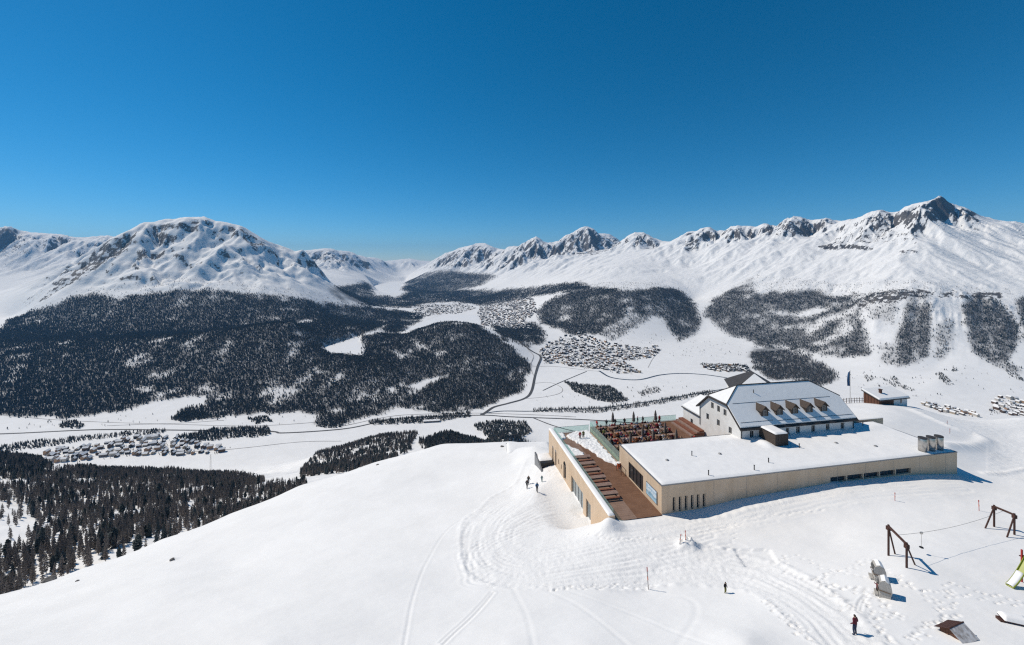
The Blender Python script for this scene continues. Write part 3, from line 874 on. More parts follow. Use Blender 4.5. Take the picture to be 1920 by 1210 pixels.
def sub_mesh(name, sel, mats, attrs):
    q = np.stack([ii[:-1, :-1][sel], ii[:-1, 1:][sel], ii[1:, 1:][sel], ii[1:, :-1][sel]], -1)
    used, inv = np.unique(q, return_inverse=True)
    inv = inv.reshape(q.shape)
    co = np.stack([X.ravel()[used], Y.ravel()[used], Zs.ravel()[used]], -1).astype(np.float32)
    me = bpy.data.meshes.new(name)
    me.vertices.add(len(co)); me.vertices.foreach_set('co', co.ravel())
    me.loops.add(inv.size); me.loops.foreach_set('vertex_index', inv.astype(np.int32).ravel())
    me.polygons.add(len(inv)); me.polygons.foreach_set('loop_start', np.arange(0, inv.size, 4, dtype=np.int32))
    me.polygons.foreach_set('use_smooth', np.ones(len(inv), bool))
    me.update()
    for an, arr in attrs.items():
        a_ = me.attributes.new(an, 'FLOAT', 'POINT')
        a_.data.foreach_set('value', arr.ravel()[used].astype(np.float32))
    me.normals_split_custom_set_from_vertices(NRM.reshape(-1, 3)[used].astype(np.float32))
    return link(name, me, None, mats)
NRM = grid_normals(Zs)
for c_ in NAMES:
    sel = cls == c_
    if not sel.any():
        continue
    if c_ == 1:
        o = sub_mesh('ground', sel, [M_NEAR], {'rough': rough_full})
    else:
        o = sub_mesh(NAMES[c_], sel, [M_LAND], {'rock': rock, 'tree_shade': wood, 'relief': RELF})
    tag(o, LBL[c_], None, None, 'structure')

M_ICE = mat('lake_snow', (0.84, 0.835, 0.825), 0.7, (0.80, 0.80, 0.80), 0.0, 0.004)
for nm, ring, z, lb in lake_world:
    mb = MB()
    r2 = smooth_line(ring + ring[:1], 4)[:-1]
    mb.poly([(a, b, z) for a, b in r2])
    o = mb.build(nm, M_ICE)
    tag(o, lb, None, None, 'structure')

# ------------------------------------------------------------------ roads, railway and river on the valley floor
M_ROAD = mat('wet_asphalt', (0.06, 0.058, 0.056), 0.7, (0.10, 0.095, 0.09), 0, 0.02)
M_DIRT = mat('snowy_track', (0.28, 0.26, 0.24), 0.8, (0.5, 0.48, 0.46), 0, 0.02)
M_WATER = mat('dark_river', (0.03, 0.036, 0.042), 0.25, (0.05, 0.055, 0.055), 0, 0.02, spec=0.5)
def hz_(px, py):
    """pixel on the valley floor"""
    d = 2500.0
    for _ in range(8):
        d = float(valley_z(d)) * FPX / (HZ - py)
    return ((px - CX) / FPX * d, d)
def ribbon(name, pts, width, m, label):
    P = [np.array(p) for p in smooth_line([hz_(*p) for p in pts], 8)]
    Q = [P[0]]
    for a, b in zip(P[:-1], P[1:]):                       # even steps so that it follows the ground
        n = max(1, int(np.linalg.norm(b - a) / 25))
        Q += [a + (b - a) * (k + 1) / n for k in range(n)]
    mb, prev = MB(), None
    for i, p in enumerate(Q):
        t = Q[min(i + 1, len(Q) - 1)] - Q[max(i - 1, 0)]
        t = t / (np.linalg.norm(t) + 1e-9)
        n = np.array([-t[1], t[0]]) * width / 2
        row = [(p[0] + s * n[0], p[1] + s * n[1], max(ground_z(p[0] + n[0], p[1] + n[1]), ground_z(p[0] - n[0], p[1] - n[1]), ground_z(p[0], p[1])) + 0.7) for s in (-1, 1)]
        if prev:
            mb.poly([prev[0], row[0], row[1], prev[1]])
        prev = row
    o = mb.build(name, m)
    tag(o, label, None, None, 'structure')
ribbon('road', [(962,648),(990,662),(1013,671),(1008,690),(1003,707),(997,733),(985,747),(953,757),(927,764),(913,773),(903,780)], 17, M_ROAD, 'main road curving round the wooded hill to the town')
ribbon('road', [(-140,817),(0,815),(133,809),(200,807),(333,808),(500,810),(533,813),(640,806),(700,795),(740,787),(800,783),(903,780),(960,783),(1093,788),(1200,795),(1330,800)], 10, M_ROAD, 'straight dark road along the near valley floor')
ribbon('road', [(1018,733),(1053,717),(1100,697)], 8, M_ROAD, 'short straight road across the white meadow to the village')
ribbon('path', [(997,720),(1030,718),(1053,728),(1050,738),(1020,745),(985,748)], 4, M_DIRT, 'thin winter path looping over the white meadow')
ribbon('path', [(1000,690),(1040,688),(1100,695),(1125,697)], 5, M_DIRT, 'thin path along the lower edge of the middle village')
ribbon('river', [(1123,696),(1148,709),(1196,713),(1238,704),(1278,701),(1328,704),(1391,714),(1450,722)], 15, M_WATER, 'dark open river winding across the white meadow')
ribbon('river', [(900,778),(940,772),(1000,772),(1060,768),(1127,766),(1230,752),(1317,737),(1390,725)], 9, M_WATER, 'dark stream beside the row of valley trees')
ribbon('railway', [(960,640),(985,660),(1000,672),(995,690),(1000,705)], 5, M_DIRT, 'railway line beside the main road under the hill')
ribbon('railway', [(640,801),(730,783),(800,778),(900,776),(1000,779),(1080,783)], 5, M_DIRT, 'railway line beside the near valley road')
ribbon('path', [(1000,785),(1030,797),(1060,806),(1100,815)], 7, M_ROAD, 'dark lane dropping behind the terrace wall')
ribbon('path', [(0,780),(120,790),(300,796),(420,790)], 3, M_DIRT, 'thin ski trail on the far side of the valley floor')
ribbon('path', [(200,800),(300,797),(480,800),(640,790)], 3, M_DIRT, 'thin ski trail between the small copses')
ribbon('path', [(300,850),(420,845),(560,830),(640,828)], 3, M_DIRT, 'thin ski trail over the large white field')
ribbon('path', [(1215,690),(1225,672),(1240,655)], 5, M_DIRT, 'narrow lane climbing from the middle village')
# ------------------------------------------------------------------ haze
mb = MB()
mb.box(-48000, 48000, -400, 28500, -900, 1200)
hz_ob = mb.build('haze', [])
M_HAZE = bpy.data.materials.new('haze')
M_HAZE.use_nodes = True
nt = M_HAZE.node_tree
nt.nodes.clear()
_o, _v = nt.nodes.new('ShaderNodeOutputMaterial'), nt.nodes.new('ShaderNodeVolumePrincipled')
nt.links.new(_v.outputs[0], _o.inputs['Volume'])
_v.inputs['Density'].default_value = 2.4e-5
_v.inputs['Color'].default_value = (0.24, 0.57, 1.0, 1)
_v.inputs['Anisotropy'].default_value = 0.0
hz_ob.data.materials.append(M_HAZE)
tag(hz_ob, 'thin blue mountain haze over the whole valley', None, None, 'stuff')
# ------------------------------------------------------------------ trees
M_BARK = mat('bark', (0.07, 0.055, 0.045), 0.9, (0.12, 0.10, 0.085), 0.0, 3.0)
M_SPRUCE = mat('spruce_needles', (0.032, 0.043, 0.046), 0.8, (0.062, 0.078, 0.081), 0.0, 0.7)
M_LARCH = mat('bare_larch_twigs', (0.14, 0.118, 0.104), 0.85, (0.24, 0.205, 0.182), 0.0, 0.9)
M_PINE = mat('pine_needles', (0.036, 0.047, 0.046), 0.8, (0.068, 0.082, 0.078), 0.0, 0.8)

def crown_mesh(name, kind, seed, mtl):
    """needle sprays set branch by branch round the stem; unit height 1"""
    r = random.Random(seed)
    vs, fs = [], []
    levels = {'spruce': 15, 'larch': 14, 'pine': 11}[kind]
    for k in range(levels):
        t = k / (levels - 1)
        z = {'spruce': 0.07 + 0.90 * t, 'larch': 0.14 + 0.82 * t, 'pine': 0.20 + 0.74 * t}[kind]
        if kind == 'spruce': R = 0.21 * (1 - t) ** 0.85 + 0.012
        elif kind == 'larch': R = 0.165 * (1 - t) ** 0.7 * (0.55 + 0.45 * min(1, t * 5)) + 0.012
        else: R = 0.20 * math.sqrt(max(0.0, 1 - ((t - 0.30) / 0.75) ** 2)) * (0.6 + 0.4 * min(1, t * 4)) + 0.01
        nb = {'spruce': 8, 'larch': 7, 'pine': 9}[kind]
        a0 = r.uniform(0, 6.28)
        for b in range(nb):
            if r.random() < {'spruce': 0.05, 'larch': 0.12, 'pine': 0.12}[kind]:
                continue
            a = a0 + 6.283 * b / nb + r.uniform(-0.25, 0.25)
            L = R * r.uniform(0.6, 1.25)
            zz = z + r.uniform(-0.02, 0.02)
            droop = {'spruce': -0.34, 'larch': 0.02, 'pine': 0.22}[kind] * L + r.uniform(-0.015, 0.012)
            w = L * {'spruce': 0.34, 'larch': 0.17, 'pine': 0.40}[kind] * r.uniform(0.8, 1.2)
            ca, sa = math.cos(a), math.sin(a)
            th = {'spruce': 0.030, 'larch': 0.022, 'pine': 0.040}[kind]
            n = len(vs)
            # a spray: a bent, tapering sliver with a hanging skirt, so that it has body from every side
            vs += [(0, 0, zz + 0.02), (ca * L * 0.55 - sa * w, sa * L * 0.55 + ca * w, zz + droop * 0.4), (ca * L, sa * L, zz + droop),
                   (ca * L * 0.55 + sa * w, sa * L * 0.55 - ca * w, zz + droop * 0.4), (ca * L * 0.6, sa * L * 0.6, zz + droop * 0.5 - th * 1.6), (ca * L * 0.5, sa * L * 0.5, zz + droop * 0.3 + th)]
            fs += [(n, n + 1, n + 5), (n + 1, n + 2, n + 5), (n + 2, n + 3, n + 5), (n + 3, n, n + 5), (n, n + 4, n + 1), (n + 1, n + 4, n + 2), (n + 2, n + 4, n + 3), (n + 3, n + 4, n)]
    n = len(vs)
    vs += [(0.012, 0, 0.93), (-0.006, 0.010, 0.93), (-0.006, -0.010, 0.93), (0, 0, 1.0)]
    fs += [(n, n + 1, n + 3), (n + 1, n + 2, n + 3), (n + 2, n, n + 3)]
    me = bpy.data.meshes.new(name)
    me.from_pydata(vs, [], fs)
    me.materials.append(mtl)
    return me
def trunk_mesh(name):
    mb = MB()
    mb.lathe([(0.020, -0.06), (0.016, 0.05), (0.010, 0.5), (0.004, 0.92)], 6)
    me = bpy.data.meshes.new(name)
    me.from_pydata(mb.v, [], mb.f)
    me.materials.append(M_BARK)
    return me
TRUNK = trunk_mesh('trunk')
CROWNS = [crown_mesh('crown', 'spruce', 1, M_SPRUCE), crown_mesh('crown', 'spruce', 2, M_SPRUCE), crown_mesh('crown', 'larch', 3, M_LARCH),
          crown_mesh('crown', 'larch', 4, M_LARCH), crown_mesh('crown', 'pine', 5, M_PINE)]
KNAME = ['spruce_tree', 'spruce_tree', 'larch_tree', 'larch_tree', 'pine_tree']
KLABEL = ['dark green spruce on the steep near hillside below the snow rim', 'dark green spruce on the steep near hillside below the snow rim',
          'bare brown larch on the steep near hillside below the snow rim', 'bare brown larch on the steep near hillside below the snow rim',
          'rounded dark pine on the steep near hillside below the snow rim']
RUNMAX = np.maximum.accumulate(TD, axis=0)
def scatter(polys, dens, dmin, dmax, hmin, hmax, seed, weights, wmap=None, gaps=(0.0, 1.0), cull=True, gapscale=60.0, amount=1.0):
    """tree positions inside photo outlines laid on the land; those no line of sight reaches are left out"""
    r = np.random.default_rng(seed)
    out = []
    px0, px1 = min(p[0] for q in polys for p in q), max(p[0] for q in polys for p in q)
    u0, u1 = (px0 - CX) / FPX, (px1 - CX) / FPX
    area = (u1 - u0) * (dmax ** 2 - dmin ** 2) / 2
    n = int(area * dens)
    d = np.sqrt(r.uniform(dmin ** 2, dmax ** 2, n))
    u = r.uniform(u0, u1, n)
    v = np.log(d)
    z = bil(Zs, U, V, u, v)
    px, py = CX + u * FPX, HZ - z / d * FPX
    k = np.zeros(n, bool)
    jx, jy = 5 * fbm(u * d / 60, d / 60, 2, 91), 3 * fbm(u * d / 60, d / 60, 2, 92)
    for q in polys:
        if wmap is None:
            k |= inside(px + jx * amount, py + jy * amount, q)
        else:
            for ox, oy in ((0, 0), (9, 0), (-9, 0), (0, 6), (0, -6)):
                k |= inside(px + ox, py + oy, q)
    if wmap is not None:
        k &= r.uniform(0, 1, n) < bil(wmap, U, V, u, v)
    if gaps[0] > 0:
        g = fbm(u * d / gapscale, d / gapscale, 3, seed + 5)
        k &= r.uniform(0, 1, n) > gaps[0] * smooth01(g, gaps[1] - 0.25, gaps[1] + 0.25)
    h = r.uniform(hmin, hmax, n) * r.uniform(0.75, 1.0, n)
    if cull:
        rm = bil(RUNMAX, U, V, u, v - 0.02)
        k &= (z + h) / d > rm + 0.0002
    k &= np.abs(u) < 1.32
    kind = r.choice(len(weights), n, p=np.array(weights) / sum(weights))
    rot = r.uniform(0, 6.283, n)
    wid = r.uniform(0.75, 1.1, n)
    return np.stack([u * d, d, z, h, kind, rot, wid], -1)[k]

def place_tree(row, label=None, group=None):
    x, y, z, h, kind, rot, wid = row
    kind = int(kind)
    o = empty(KNAME[kind], (x, y, z - 0.3), rot)
    o.scale = (h * wid, h * wid, h)
    t = bpy.data.objects.new('trunk', TRUNK); COL.objects.link(t); t.parent = o
    c = bpy.data.objects.new('crown', CROWNS[kind]); COL.objects.link(c); c.parent = o
    tag(o, label or KLABEL[kind], 'tree', group or 'trees on the near hillside')
    return t, c

# the slope right below the snow rim: the nearest trees stand one by one
NEARW = [[(-140,925),(0,915),(60,906),(95,882),(200,877),(300,884),(400,882),(480,897),(497,905),(482,914),(560,906),(575,905),(575,940),(300,1025),(0,1130),(-140,1180)],
         [(-140,835),(0,843),(67,860),(97,877),(83,897),(0,905),(-140,905)],
         [(563,885),(600,847),(660,820),(700,797),(735,790),(770,790),(785,808),(770,845),(720,868),(640,895),(565,915)],
         [(785,832),(850,808),(880,812),(940,822),(990,818),(990,836),(900,836),(800,850)], [(1030,835),(1036,820),(960,818),(900,822),(900,836)]]
allnear = np.concatenate([scatter(NEARW[:1], 0.034, 130, 1180, 10, 16, 101, [1, 1, 8, 8, 1], gaps=(0.97, 0.22), gapscale=40.0),
                          scatter(NEARW[1:2], 0.020, 600, 1180, 12, 19, 102, [2, 2, 3, 3, 1]),
                          scatter(NEARW[2:3], 0.024, 700, 1500, 11, 18, 103, [2, 2, 4, 4, 1], gaps=(0.95, 0.22), gapscale=70.0),
                          scatter(NEARW[3:], 0.022, 600, 1700, 15, 23, 104, [3, 3, 2, 2, 1])])
# thin the open snow on the left edge
pxa, pya = CX + allnear[:, 0] / allnear[:, 1] * FPX, HZ - allnear[:, 2] / allnear[:, 1] * FPX
openk = inside(pxa, pya, [(-140,945),(0,940),(45,950),(75,985),(60,1020),(0,1040),(-140,1060)])
allnear = allnear[~openk | (rng.uniform(0, 1, len(allnear)) < 0.12)]
allnear = allnear[np.argsort(allnear[:, 1])]
single, rest = allnear[:300], allnear[300:]
protos = {}
for row in single:
    t_, c_ = place_tree(row)
    protos.setdefault(int(row[4]), (t_, c_))
print('near trees', len(allnear), 'farthest single', single[-1, 1])

# a wood: points that carry height, kind and turn; every point bears one of the trees above
def forest_nodes():
    ng = bpy.data.node_groups.new('stand_of_trees', 'GeometryNodeTree')
    ng.interface.new_socket('Geometry', in_out='INPUT', socket_type='NodeSocketGeometry')
    ng.interface.new_socket('Geometry', in_out='OUTPUT', socket_type='NodeSocketGeometry')
    N, L = ng.nodes, ng.links
    gi, go, jn = N.new('NodeGroupInput'), N.new('NodeGroupOutput'), N.new('GeometryNodeJoinGeometry')
    def attr(nm, typ):
        n = N.new('GeometryNodeInputNamedAttribute')
        n.data_type = typ
        n.inputs['Name'].default_value = nm
        return n.outputs['Attribute']
    for k in range(len(CROWNS)):
        if k not in protos:
            continue
        ij = N.new('GeometryNodeJoinGeometry')
        for ob in protos[k]:
            oi = N.new('GeometryNodeObjectInfo')
            oi.transform_space = 'ORIGINAL'
            oi.inputs['Object'].default_value = ob
            oi.inputs['As Instance'].default_value = False
            L.new(oi.outputs['Geometry'], ij.inputs[0])
        cmp_ = N.new('FunctionNodeCompare')
        cmp_.data_type, cmp_.operation = 'INT', 'EQUAL'
        L.new(attr('kind', 'INT'), cmp_.inputs[2])
        cmp_.inputs[3].default_value = k
        ip = N.new('GeometryNodeInstanceOnPoints')
        L.new(gi.outputs[0], ip.inputs['Points'])
        L.new(cmp_.outputs[0], ip.inputs['Selection'])
        L.new(ij.outputs[0], ip.inputs['Instance'])
        L.new(attr('turn', 'FLOAT_VECTOR'), ip.inputs['Rotation'])
        L.new(attr('size', 'FLOAT_VECTOR'), ip.inputs['Scale'])
        L.new(ip.outputs[0], jn.inputs[0])
    L.new(jn.outputs[0], go.inputs[0])
    return ng
FOREST_NG = forest_nodes()
NTREES = 0
def forest(name, pts, label):
    global NTREES
    NTREES += len(pts)
    me = bpy.data.meshes.new(name)
    me.vertices.add(len(pts))
    co = pts[:, :3].copy()
    co[:, 2] -= 0.4
    me.vertices.foreach_set('co', co.astype(np.float32).ravel())
    a = me.attributes.new('kind', 'INT', 'POINT'); a.data.foreach_set('value', pts[:, 4].astype(np.int32))
    a = me.attributes.new('turn', 'FLOAT_VECTOR', 'POINT'); a.data.foreach_set('vector', np.stack([pts[:, 5] * 0, pts[:, 5] * 0, pts[:, 5]], -1).astype(np.float32).ravel())
    a = me.attributes.new('size', 'FLOAT_VECTOR', 'POINT'); a.data.foreach_set('vector', np.stack([pts[:, 3] * pts[:, 6], pts[:, 3] * pts[:, 6], pts[:, 3]], -1).astype(np.float32).ravel())
    me.update()
    o = link(name, me)
    md = o.modifiers.new('trees', 'NODES')
    md.node_group = FOREST_NG
    tag(o, label, None, None, 'stuff')
    return o
KW = [3, 3, 2, 2, 2]
forest('forest', rest, 'mixed larch and spruce wood on the near hillside')
forest('forest', scatter([WOODS['left']], 0.0200, 1900, 3000, 12, 20, 111, KW, wood), 'dark wide forest on the bench left of the valley')
forest('forest', scatter([WOODS['left']], 0.0140, 3000, 7300, 13, 22, 112, KW, wood), 'bluish forest on the lower slopes of the left mountain')
forest('forest', scatter([WOODS['spur'], WOODS['knoll'], WOODS['thin4']], 0.013, 3300, 6200, 13, 22, 113, KW, wood), 'dark forest on the round spur above the middle village')
forest('forest', scatter([WOODS['right'], WOODS['rib'], WOODS['rib2'], WOODS['thin'], WOODS['thin2'], WOODS['thin3'], WOODS['edge']], 0.0135, 2300, 4900, 11, 19, 114, [4, 4, 3, 3, 2], wood, gaps=(0.8, 0.25)), 'forest ribs between the snow gullies of the right mountain')
forest('forest', scatter([WOODS['meadow']], 0.018, 2300, 3400, 11, 19, 115, [2, 2, 4, 4, 1], wood), 'larch wood on the meadow behind the hotel roof')
forest('forest', scatter([WOODS['far'], WOODS['nose'], WOODS['slope'], WOODS['streak']], 0.0055, 5600, 13200, 15, 26, 116, KW, wood), 'hazy forest round the far lakes')
fray = [[(60,590),(100,575),(140,545),(250,530),(330,520),(430,528),(540,540),(640,560),(700,580),(640,578),(540,562),(400,549),(260,560),(120,578)], [(1330,560),(1420,515),(1560,530),(1700,525),(1900,545),(1900,560),(1700,552),(1560,560),(1400,555)], [(1000,560),(1080,530),(1240,530),(1300,560),(1240,548),(1080,548)]]
forest('forest', scatter(fray, 0.0016, 2900, 5600, 8, 15, 124, [2, 2, 4, 4, 2], gaps=(0.9, 0.05), gapscale=120.0), 'last scattered trees above the closed forest edge')
copses = [[(1058,716),(1075,718),(1100,722),(1153,728),(1177,751),(1150,758),(1106,746),(1074,733)], [(885,797),(930,789),(985,791),(996,812),(965,826),(920,823)],
          [(330,818),(400,805),(500,800),(506,816),(420,824),(350,832)], [(110,795),(135,790),(158,797),(150,804),(118,803)], [(320,786),(345,772),(385,772),(390,785),(340,792)],
          [(465,785),(500,782),(512,790),(480,795)], [(690,790),(800,782),(830,778),(885,772),(882,782),(800,793),(700,798)], [(590,800),(620,785),(650,788),(640,803)]]
forest('copse', scatter(copses, 0.030, 1500, 2900, 10, 18, 117, [4, 4, 2, 2, 1]), 'dark copses standing free on the valley floor')
rows_ = [[(-140,850),(0,836),(60,828),(167,817),(310,805),(310,812),(167,826),(60,842),(0,850)], [(1000,766),(1127,764),(1200,755),(1240,750),(1240,758),(1127,775),(1000,773)],
         [(1240,748),(1317,735),(1340,732),(1340,738),(1317,742),(1240,758)], [(1310,683),(1400,684),(1410,698),(1340,696)]]
forest('copse', scatter(rows_, 0.018, 1450, 3300, 9, 16, 118, [4, 4, 2, 2, 1], amount=0.4), 'rows of dark trees along the valley streams')
loose = [[(1580,700),(1700,690),(1780,720),(1760,750),(1620,740)], [(1000,745),(1280,715),(1300,735),(1010,768)], [(400,785),(640,780),(650,806),(420,806)], [(1190,735),(1250,722),(1260,740),(1200,750)],
         [(0,785),(300,775),(300,800),(0,806)], [(1250,640),(1400,640),(1400,670),(1250,670)], [(1640,680),(1900,690),(1920,740),(1700,720)], [(1180,620),(1260,625),(1230,650),(1150,655)]]
forest('copse', scatter(loose, 0.0004, 1500, 4000, 7, 15, 119, [3, 3, 3, 3, 2], gaps=(0.9, 0.0), gapscale=150.0), 'single trees scattered over the white meadows')
tight = [[(1620,706),(1634,704),(1640,712),(1628,716)], [(1665,706),(1676,704),(1690,722),(1716,732),(1706,735),(1690,728)], [(1752,700),(1765,698),(1790,722),(1783,728),(1765,715)], [(1640,722),(1652,724),(1648,728)],
         [(1650,708),(1662,712),(1690,725),(1680,728),(1665,718)], [(1785,690),(1792,688),(1796,696),(1786,697)], [(1880,690),(1905,700),(1925,715),(1915,716),(1890,702)], [(1195,735),(1235,725),(1240,735),(1205,745)]]
forest('copse', scatter(tight, 0.012, 1500, 3400, 9, 15, 120, [3, 3, 3, 3, 2], amount=0.6), 'small dark tree groups on the right hand meadow slope')
print('forest trees', NTREES)

# ------------------------------------------------------------------ village houses
WALLC = [mat('cream_render', (0.34, 0.28, 0.21), 0.85), mat('brown_timber', (0.10, 0.065, 0.045), 0.85), mat('pale_render', (0.45, 0.42, 0.38), 0.85), mat('grey_render', (0.13, 0.12, 0.115), 0.85), mat('ochre_render', (0.36, 0.23, 0.14), 0.85), mat('dark_timber', (0.045, 0.036, 0.03), 0.85)]
M_RSNOW = mat('roof_snow', (0.82, 0.81, 0.80), 0.75, (0.76, 0.755, 0.75), 0.0, 0.1)
M_EAVE = mat('dark_eaves', (0.05, 0.042, 0.038), 0.85)
M_PANE = mat('village_pane', (0.03, 0.035, 0.04), 0.2, spec=0.6)
def house_meshes(w, l, h, rise, wallm):
    a = MB()
    a.box(-w / 2, w / 2, -l / 2, l / 2, -3, h)
    a.faces([(-w / 2, -l / 2, h), (w / 2, -l / 2, h), (0, -l / 2, h + rise), (-w / 2, l / 2, h), (w / 2, l / 2, h), (0, l / 2, h + rise)], [(0, 1, 2), (4, 3, 5)])
    r = MB()
    e, th, sl = 0.9, 0.35, rise / (w / 2)
    for s in (-1, 1):
        x1, z1 = s * (w / 2 + e), h - e * sl
        for lay, (t0, t1, mi) in enumerate(((0.02, th, 1), (th, th + 0.55, 0))):
            k = 0 if lay == 0 else -0.12
            y0, y1 = -l / 2 - e - k, l / 2 + e + k
            xx = s * (w / 2 + e + k)
            zz = h - (e + k) * sl
            vs = [(0, y0, h + rise + t0), (xx, y0, zz + t0), (xx, y1, zz + t0), (0, y1, h + rise + t0), (0, y0, h + rise + t1), (xx, y0, zz + t1), (xx, y1, zz + t1), (0, y1, h + rise + t1)]
            f = [(0, 1, 2, 3), (4, 5, 6, 7), (0, 1, 5, 4), (1, 2, 6, 5), (2, 3, 7, 6)]
            r.faces(vs, f, mi)
    def me(mb, nm, mats):
        m_ = bpy.data.meshes.new(nm)
        m_.from_pydata(mb.v, [], mb.f)
        for q in mats: m_.materials.append(q)
        m_.polygons.foreach_set('material_index', mb.mi)
        return m_
    return me(a, 'wall', [wallm]), None, me(r, 'roof', [M_RSNOW, M_EAVE])
HOUSES = []
for k in range(12):
    rr = random.Random(300 + k)
    HOUSES.append(house_meshes(rr.uniform(10, 15), rr.uniform(13, 24), rr.choice([7, 8.5, 10, 12]), rr.uniform(3.6, 5.4), WALLC[k % 6]))
def spots(poly, n, gap_, seed, ztop=None, zslope=False):
    """house sites inside a photo outline, kept apart"""
    r = random.Random(seed)
    out = []
    x0, x1 = min(p[0] for p in poly), max(p[0] for p in poly)
    y0, y1 = min(p[1] for p in poly), max(p[1] for p in poly)
    tries = 0
    while len(out) < n and tries < n * 60:
        tries += 1
        px_, py_ = r.uniform(x0, x1), r.uniform(y0, y1)
        if not inside(np.array(px_), np.array(py_), poly):
            continue
        if zslope:
            hh = far_hit(px_, py_)
            x, y = hh.x, hh.y
        else:
            x, y = hz_(px_, py_)
        if all((x - a) ** 2 + (y - b) ** 2 > gap_ ** 2 for a, b in out):
            out.append((x, y))
    return out
VILL = [([(72,862),(100,845),(170,838),(230,826),(300,818),(345,828),(400,836),(435,838),(430,845),(400,853),(350,856),(270,855),(200,860),(140,868),(90,872)], 100, 22, 'chalet of the near village on the left valley floor', 'houses of the near village', False, 0.3),
        ([(1722,757),(1740,757),(1780,765),(1830,776),(1832,782),(1790,780),(1750,770)], 26, 19, 'house of the row village below the small brown hut', 'houses of the row village', False, 0.1),
        ([(1858,758),(1880,750),(1935,755),(1960,765),(1960,782),(1900,780),(1856,780)], 34, 19, 'house of the village at the right edge of the valley', 'houses of the edge village', False, 0.1),
        ([(1010,658),(1030,645),(1060,632),(1085,640),(1110,650),(1150,655),(1180,652),(1230,650),(1240,658),(1220,672),(1170,678),(1200,700),(1160,702),(1120,692),(1080,690),(1050,682),(1020,684)], 140, 20, 'house of the middle village on the white meadow', 'houses of the middle village', False, 0.5)]
nh = 0
for poly, n, gp, lb, gr, sl, tilt in VILL:
    for (x, y) in spots(poly, n, gp, 500 + n, zslope=sl):
        if nh >= 300: break
        nh += 1
        hk = random.randrange(12)
        W_, N_, R_ = HOUSES[hk]
        o = empty('house', (x, y, ground_z(x, y)), tilt + random.choice([0, 0, math.pi / 2]) + random.uniform(-0.2, 0.2))
        sc_ = random.uniform(0.75, 1.15)
        o.scale = (sc_, sc_, sc_)
        for nm, me in (('wall', W_), ('roof', R_)):
            c = bpy.data.objects.new(nm, me); COL.objects.link(c); c.parent = o
        tag(o, ['cream', 'brown timber', 'pale', 'grey', 'ochre', 'dark timber'][hk % 6] + ' ' + lb, 'house', gr)
print('houses', nh)
# the far town and hamlets: hundreds of houses, one mass
def town(polys, label, seed, gp, n, zsl=True):
    vs, fs, mi = [], [], []
    for poly in polys:
        for (x, y) in spots(poly, n, gp, seed, zslope=zsl):
            z = ground_z(x, y)
            w, l, h = random.uniform(9, 18), random.uniform(12, 30), random.uniform(7, 17)
            a = random.uniform(0, 3.14)
            ca, sa = math.cos(a), math.sin(a)
            b = len(vs)
            for zz in (z - 4, z + h):
                for sx, sy in ((-1, -1), (1, -1), (1, 1), (-1, 1)):
                    vs.append((x + ca * sx * w / 2 - sa * sy * l / 2, y + sa * sx * w / 2 + ca * sy * l / 2, zz))
            for sy in (-1, 1):
                vs.append((x - sa * sy * l / 2, y + ca * sy * l / 2, z + h + w * 0.25))
            fs += [(b, b + 1, b + 5, b + 4), (b + 1, b + 2, b + 6, b + 5), (b + 2, b + 3, b + 7, b + 6), (b + 3, b, b + 4, b + 7), (b + 4, b + 5, b + 8), (b + 6, b + 7, b + 9), (b + 5, b + 6, b + 9, b + 8), (b + 7, b + 4, b + 8, b + 9)]
            k = random.choice([0, 1, 3, 3, 4, 5, 5])
            mi += [k] * 6 + [6, 6]
    me = bpy.data.meshes.new('distant_town')
    me.from_pydata(vs, [], fs)
    for q in WALLC + [M_RSNOW]: me.materials.append(q)
    me.polygons.foreach_set('material_index', mi)
    o = link('distant_town', me)
    tag(o, label, None, None, 'stuff')
town([[(895,590),(900,570),(940,562),(1000,560),(1010,590),(985,600),(1000,618),(950,618),(905,610)]], 'large hazy town rising from the frozen lake', 601, 15, 620)
town([[(763,590),(790,572),(870,570),(895,578),(860,588),(820,590),(775,598)]], 'thinly spread far houses behind the frozen lake', 605, 24, 170)
forest('copse', scatter([[(895,590),(900,570),(940,562),(1000,560),(1010,590),(985,600),(1000,618),(950,618),(905,610)], [(763,590),(790,572),(870,570),(895,578),(860,588),(820,590),(775,598)]], 0.0012, 4700, 7600, 10, 18, 123, [3, 3, 2, 2, 2]), 'park trees between the houses of the lake town')
town([[(1315,690),(1345,684),(1400,686),(1410,700),(1350,697)]], 'hamlet between dark trees behind the hotel', 602, 18, 40)
MIDV = VILL[3][0]
town([MIDV], 'densely packed far houses filling the middle village', 604, 12, 330, False)
forest('copse', scatter([MIDV], 0.0050, 2700, 4200, 7, 12, 121, [3, 3, 3, 3, 2]), 'garden trees between the houses of the middle village')
forest('copse', scatter([VILL[0][0], VILL[1][0], VILL[2][0]], 0.0022, 1500, 2400, 7, 12, 122, [3, 3, 3, 3, 2]), 'garden trees between the houses of the near villages')
town([[(1080,622),(1130,640),(1180,650),(1130,652),(1090,640)], [(760,560),(800,558),(840,566),(800,570)]], 'scattered far houses along the slope foot', 603, 30, 40)
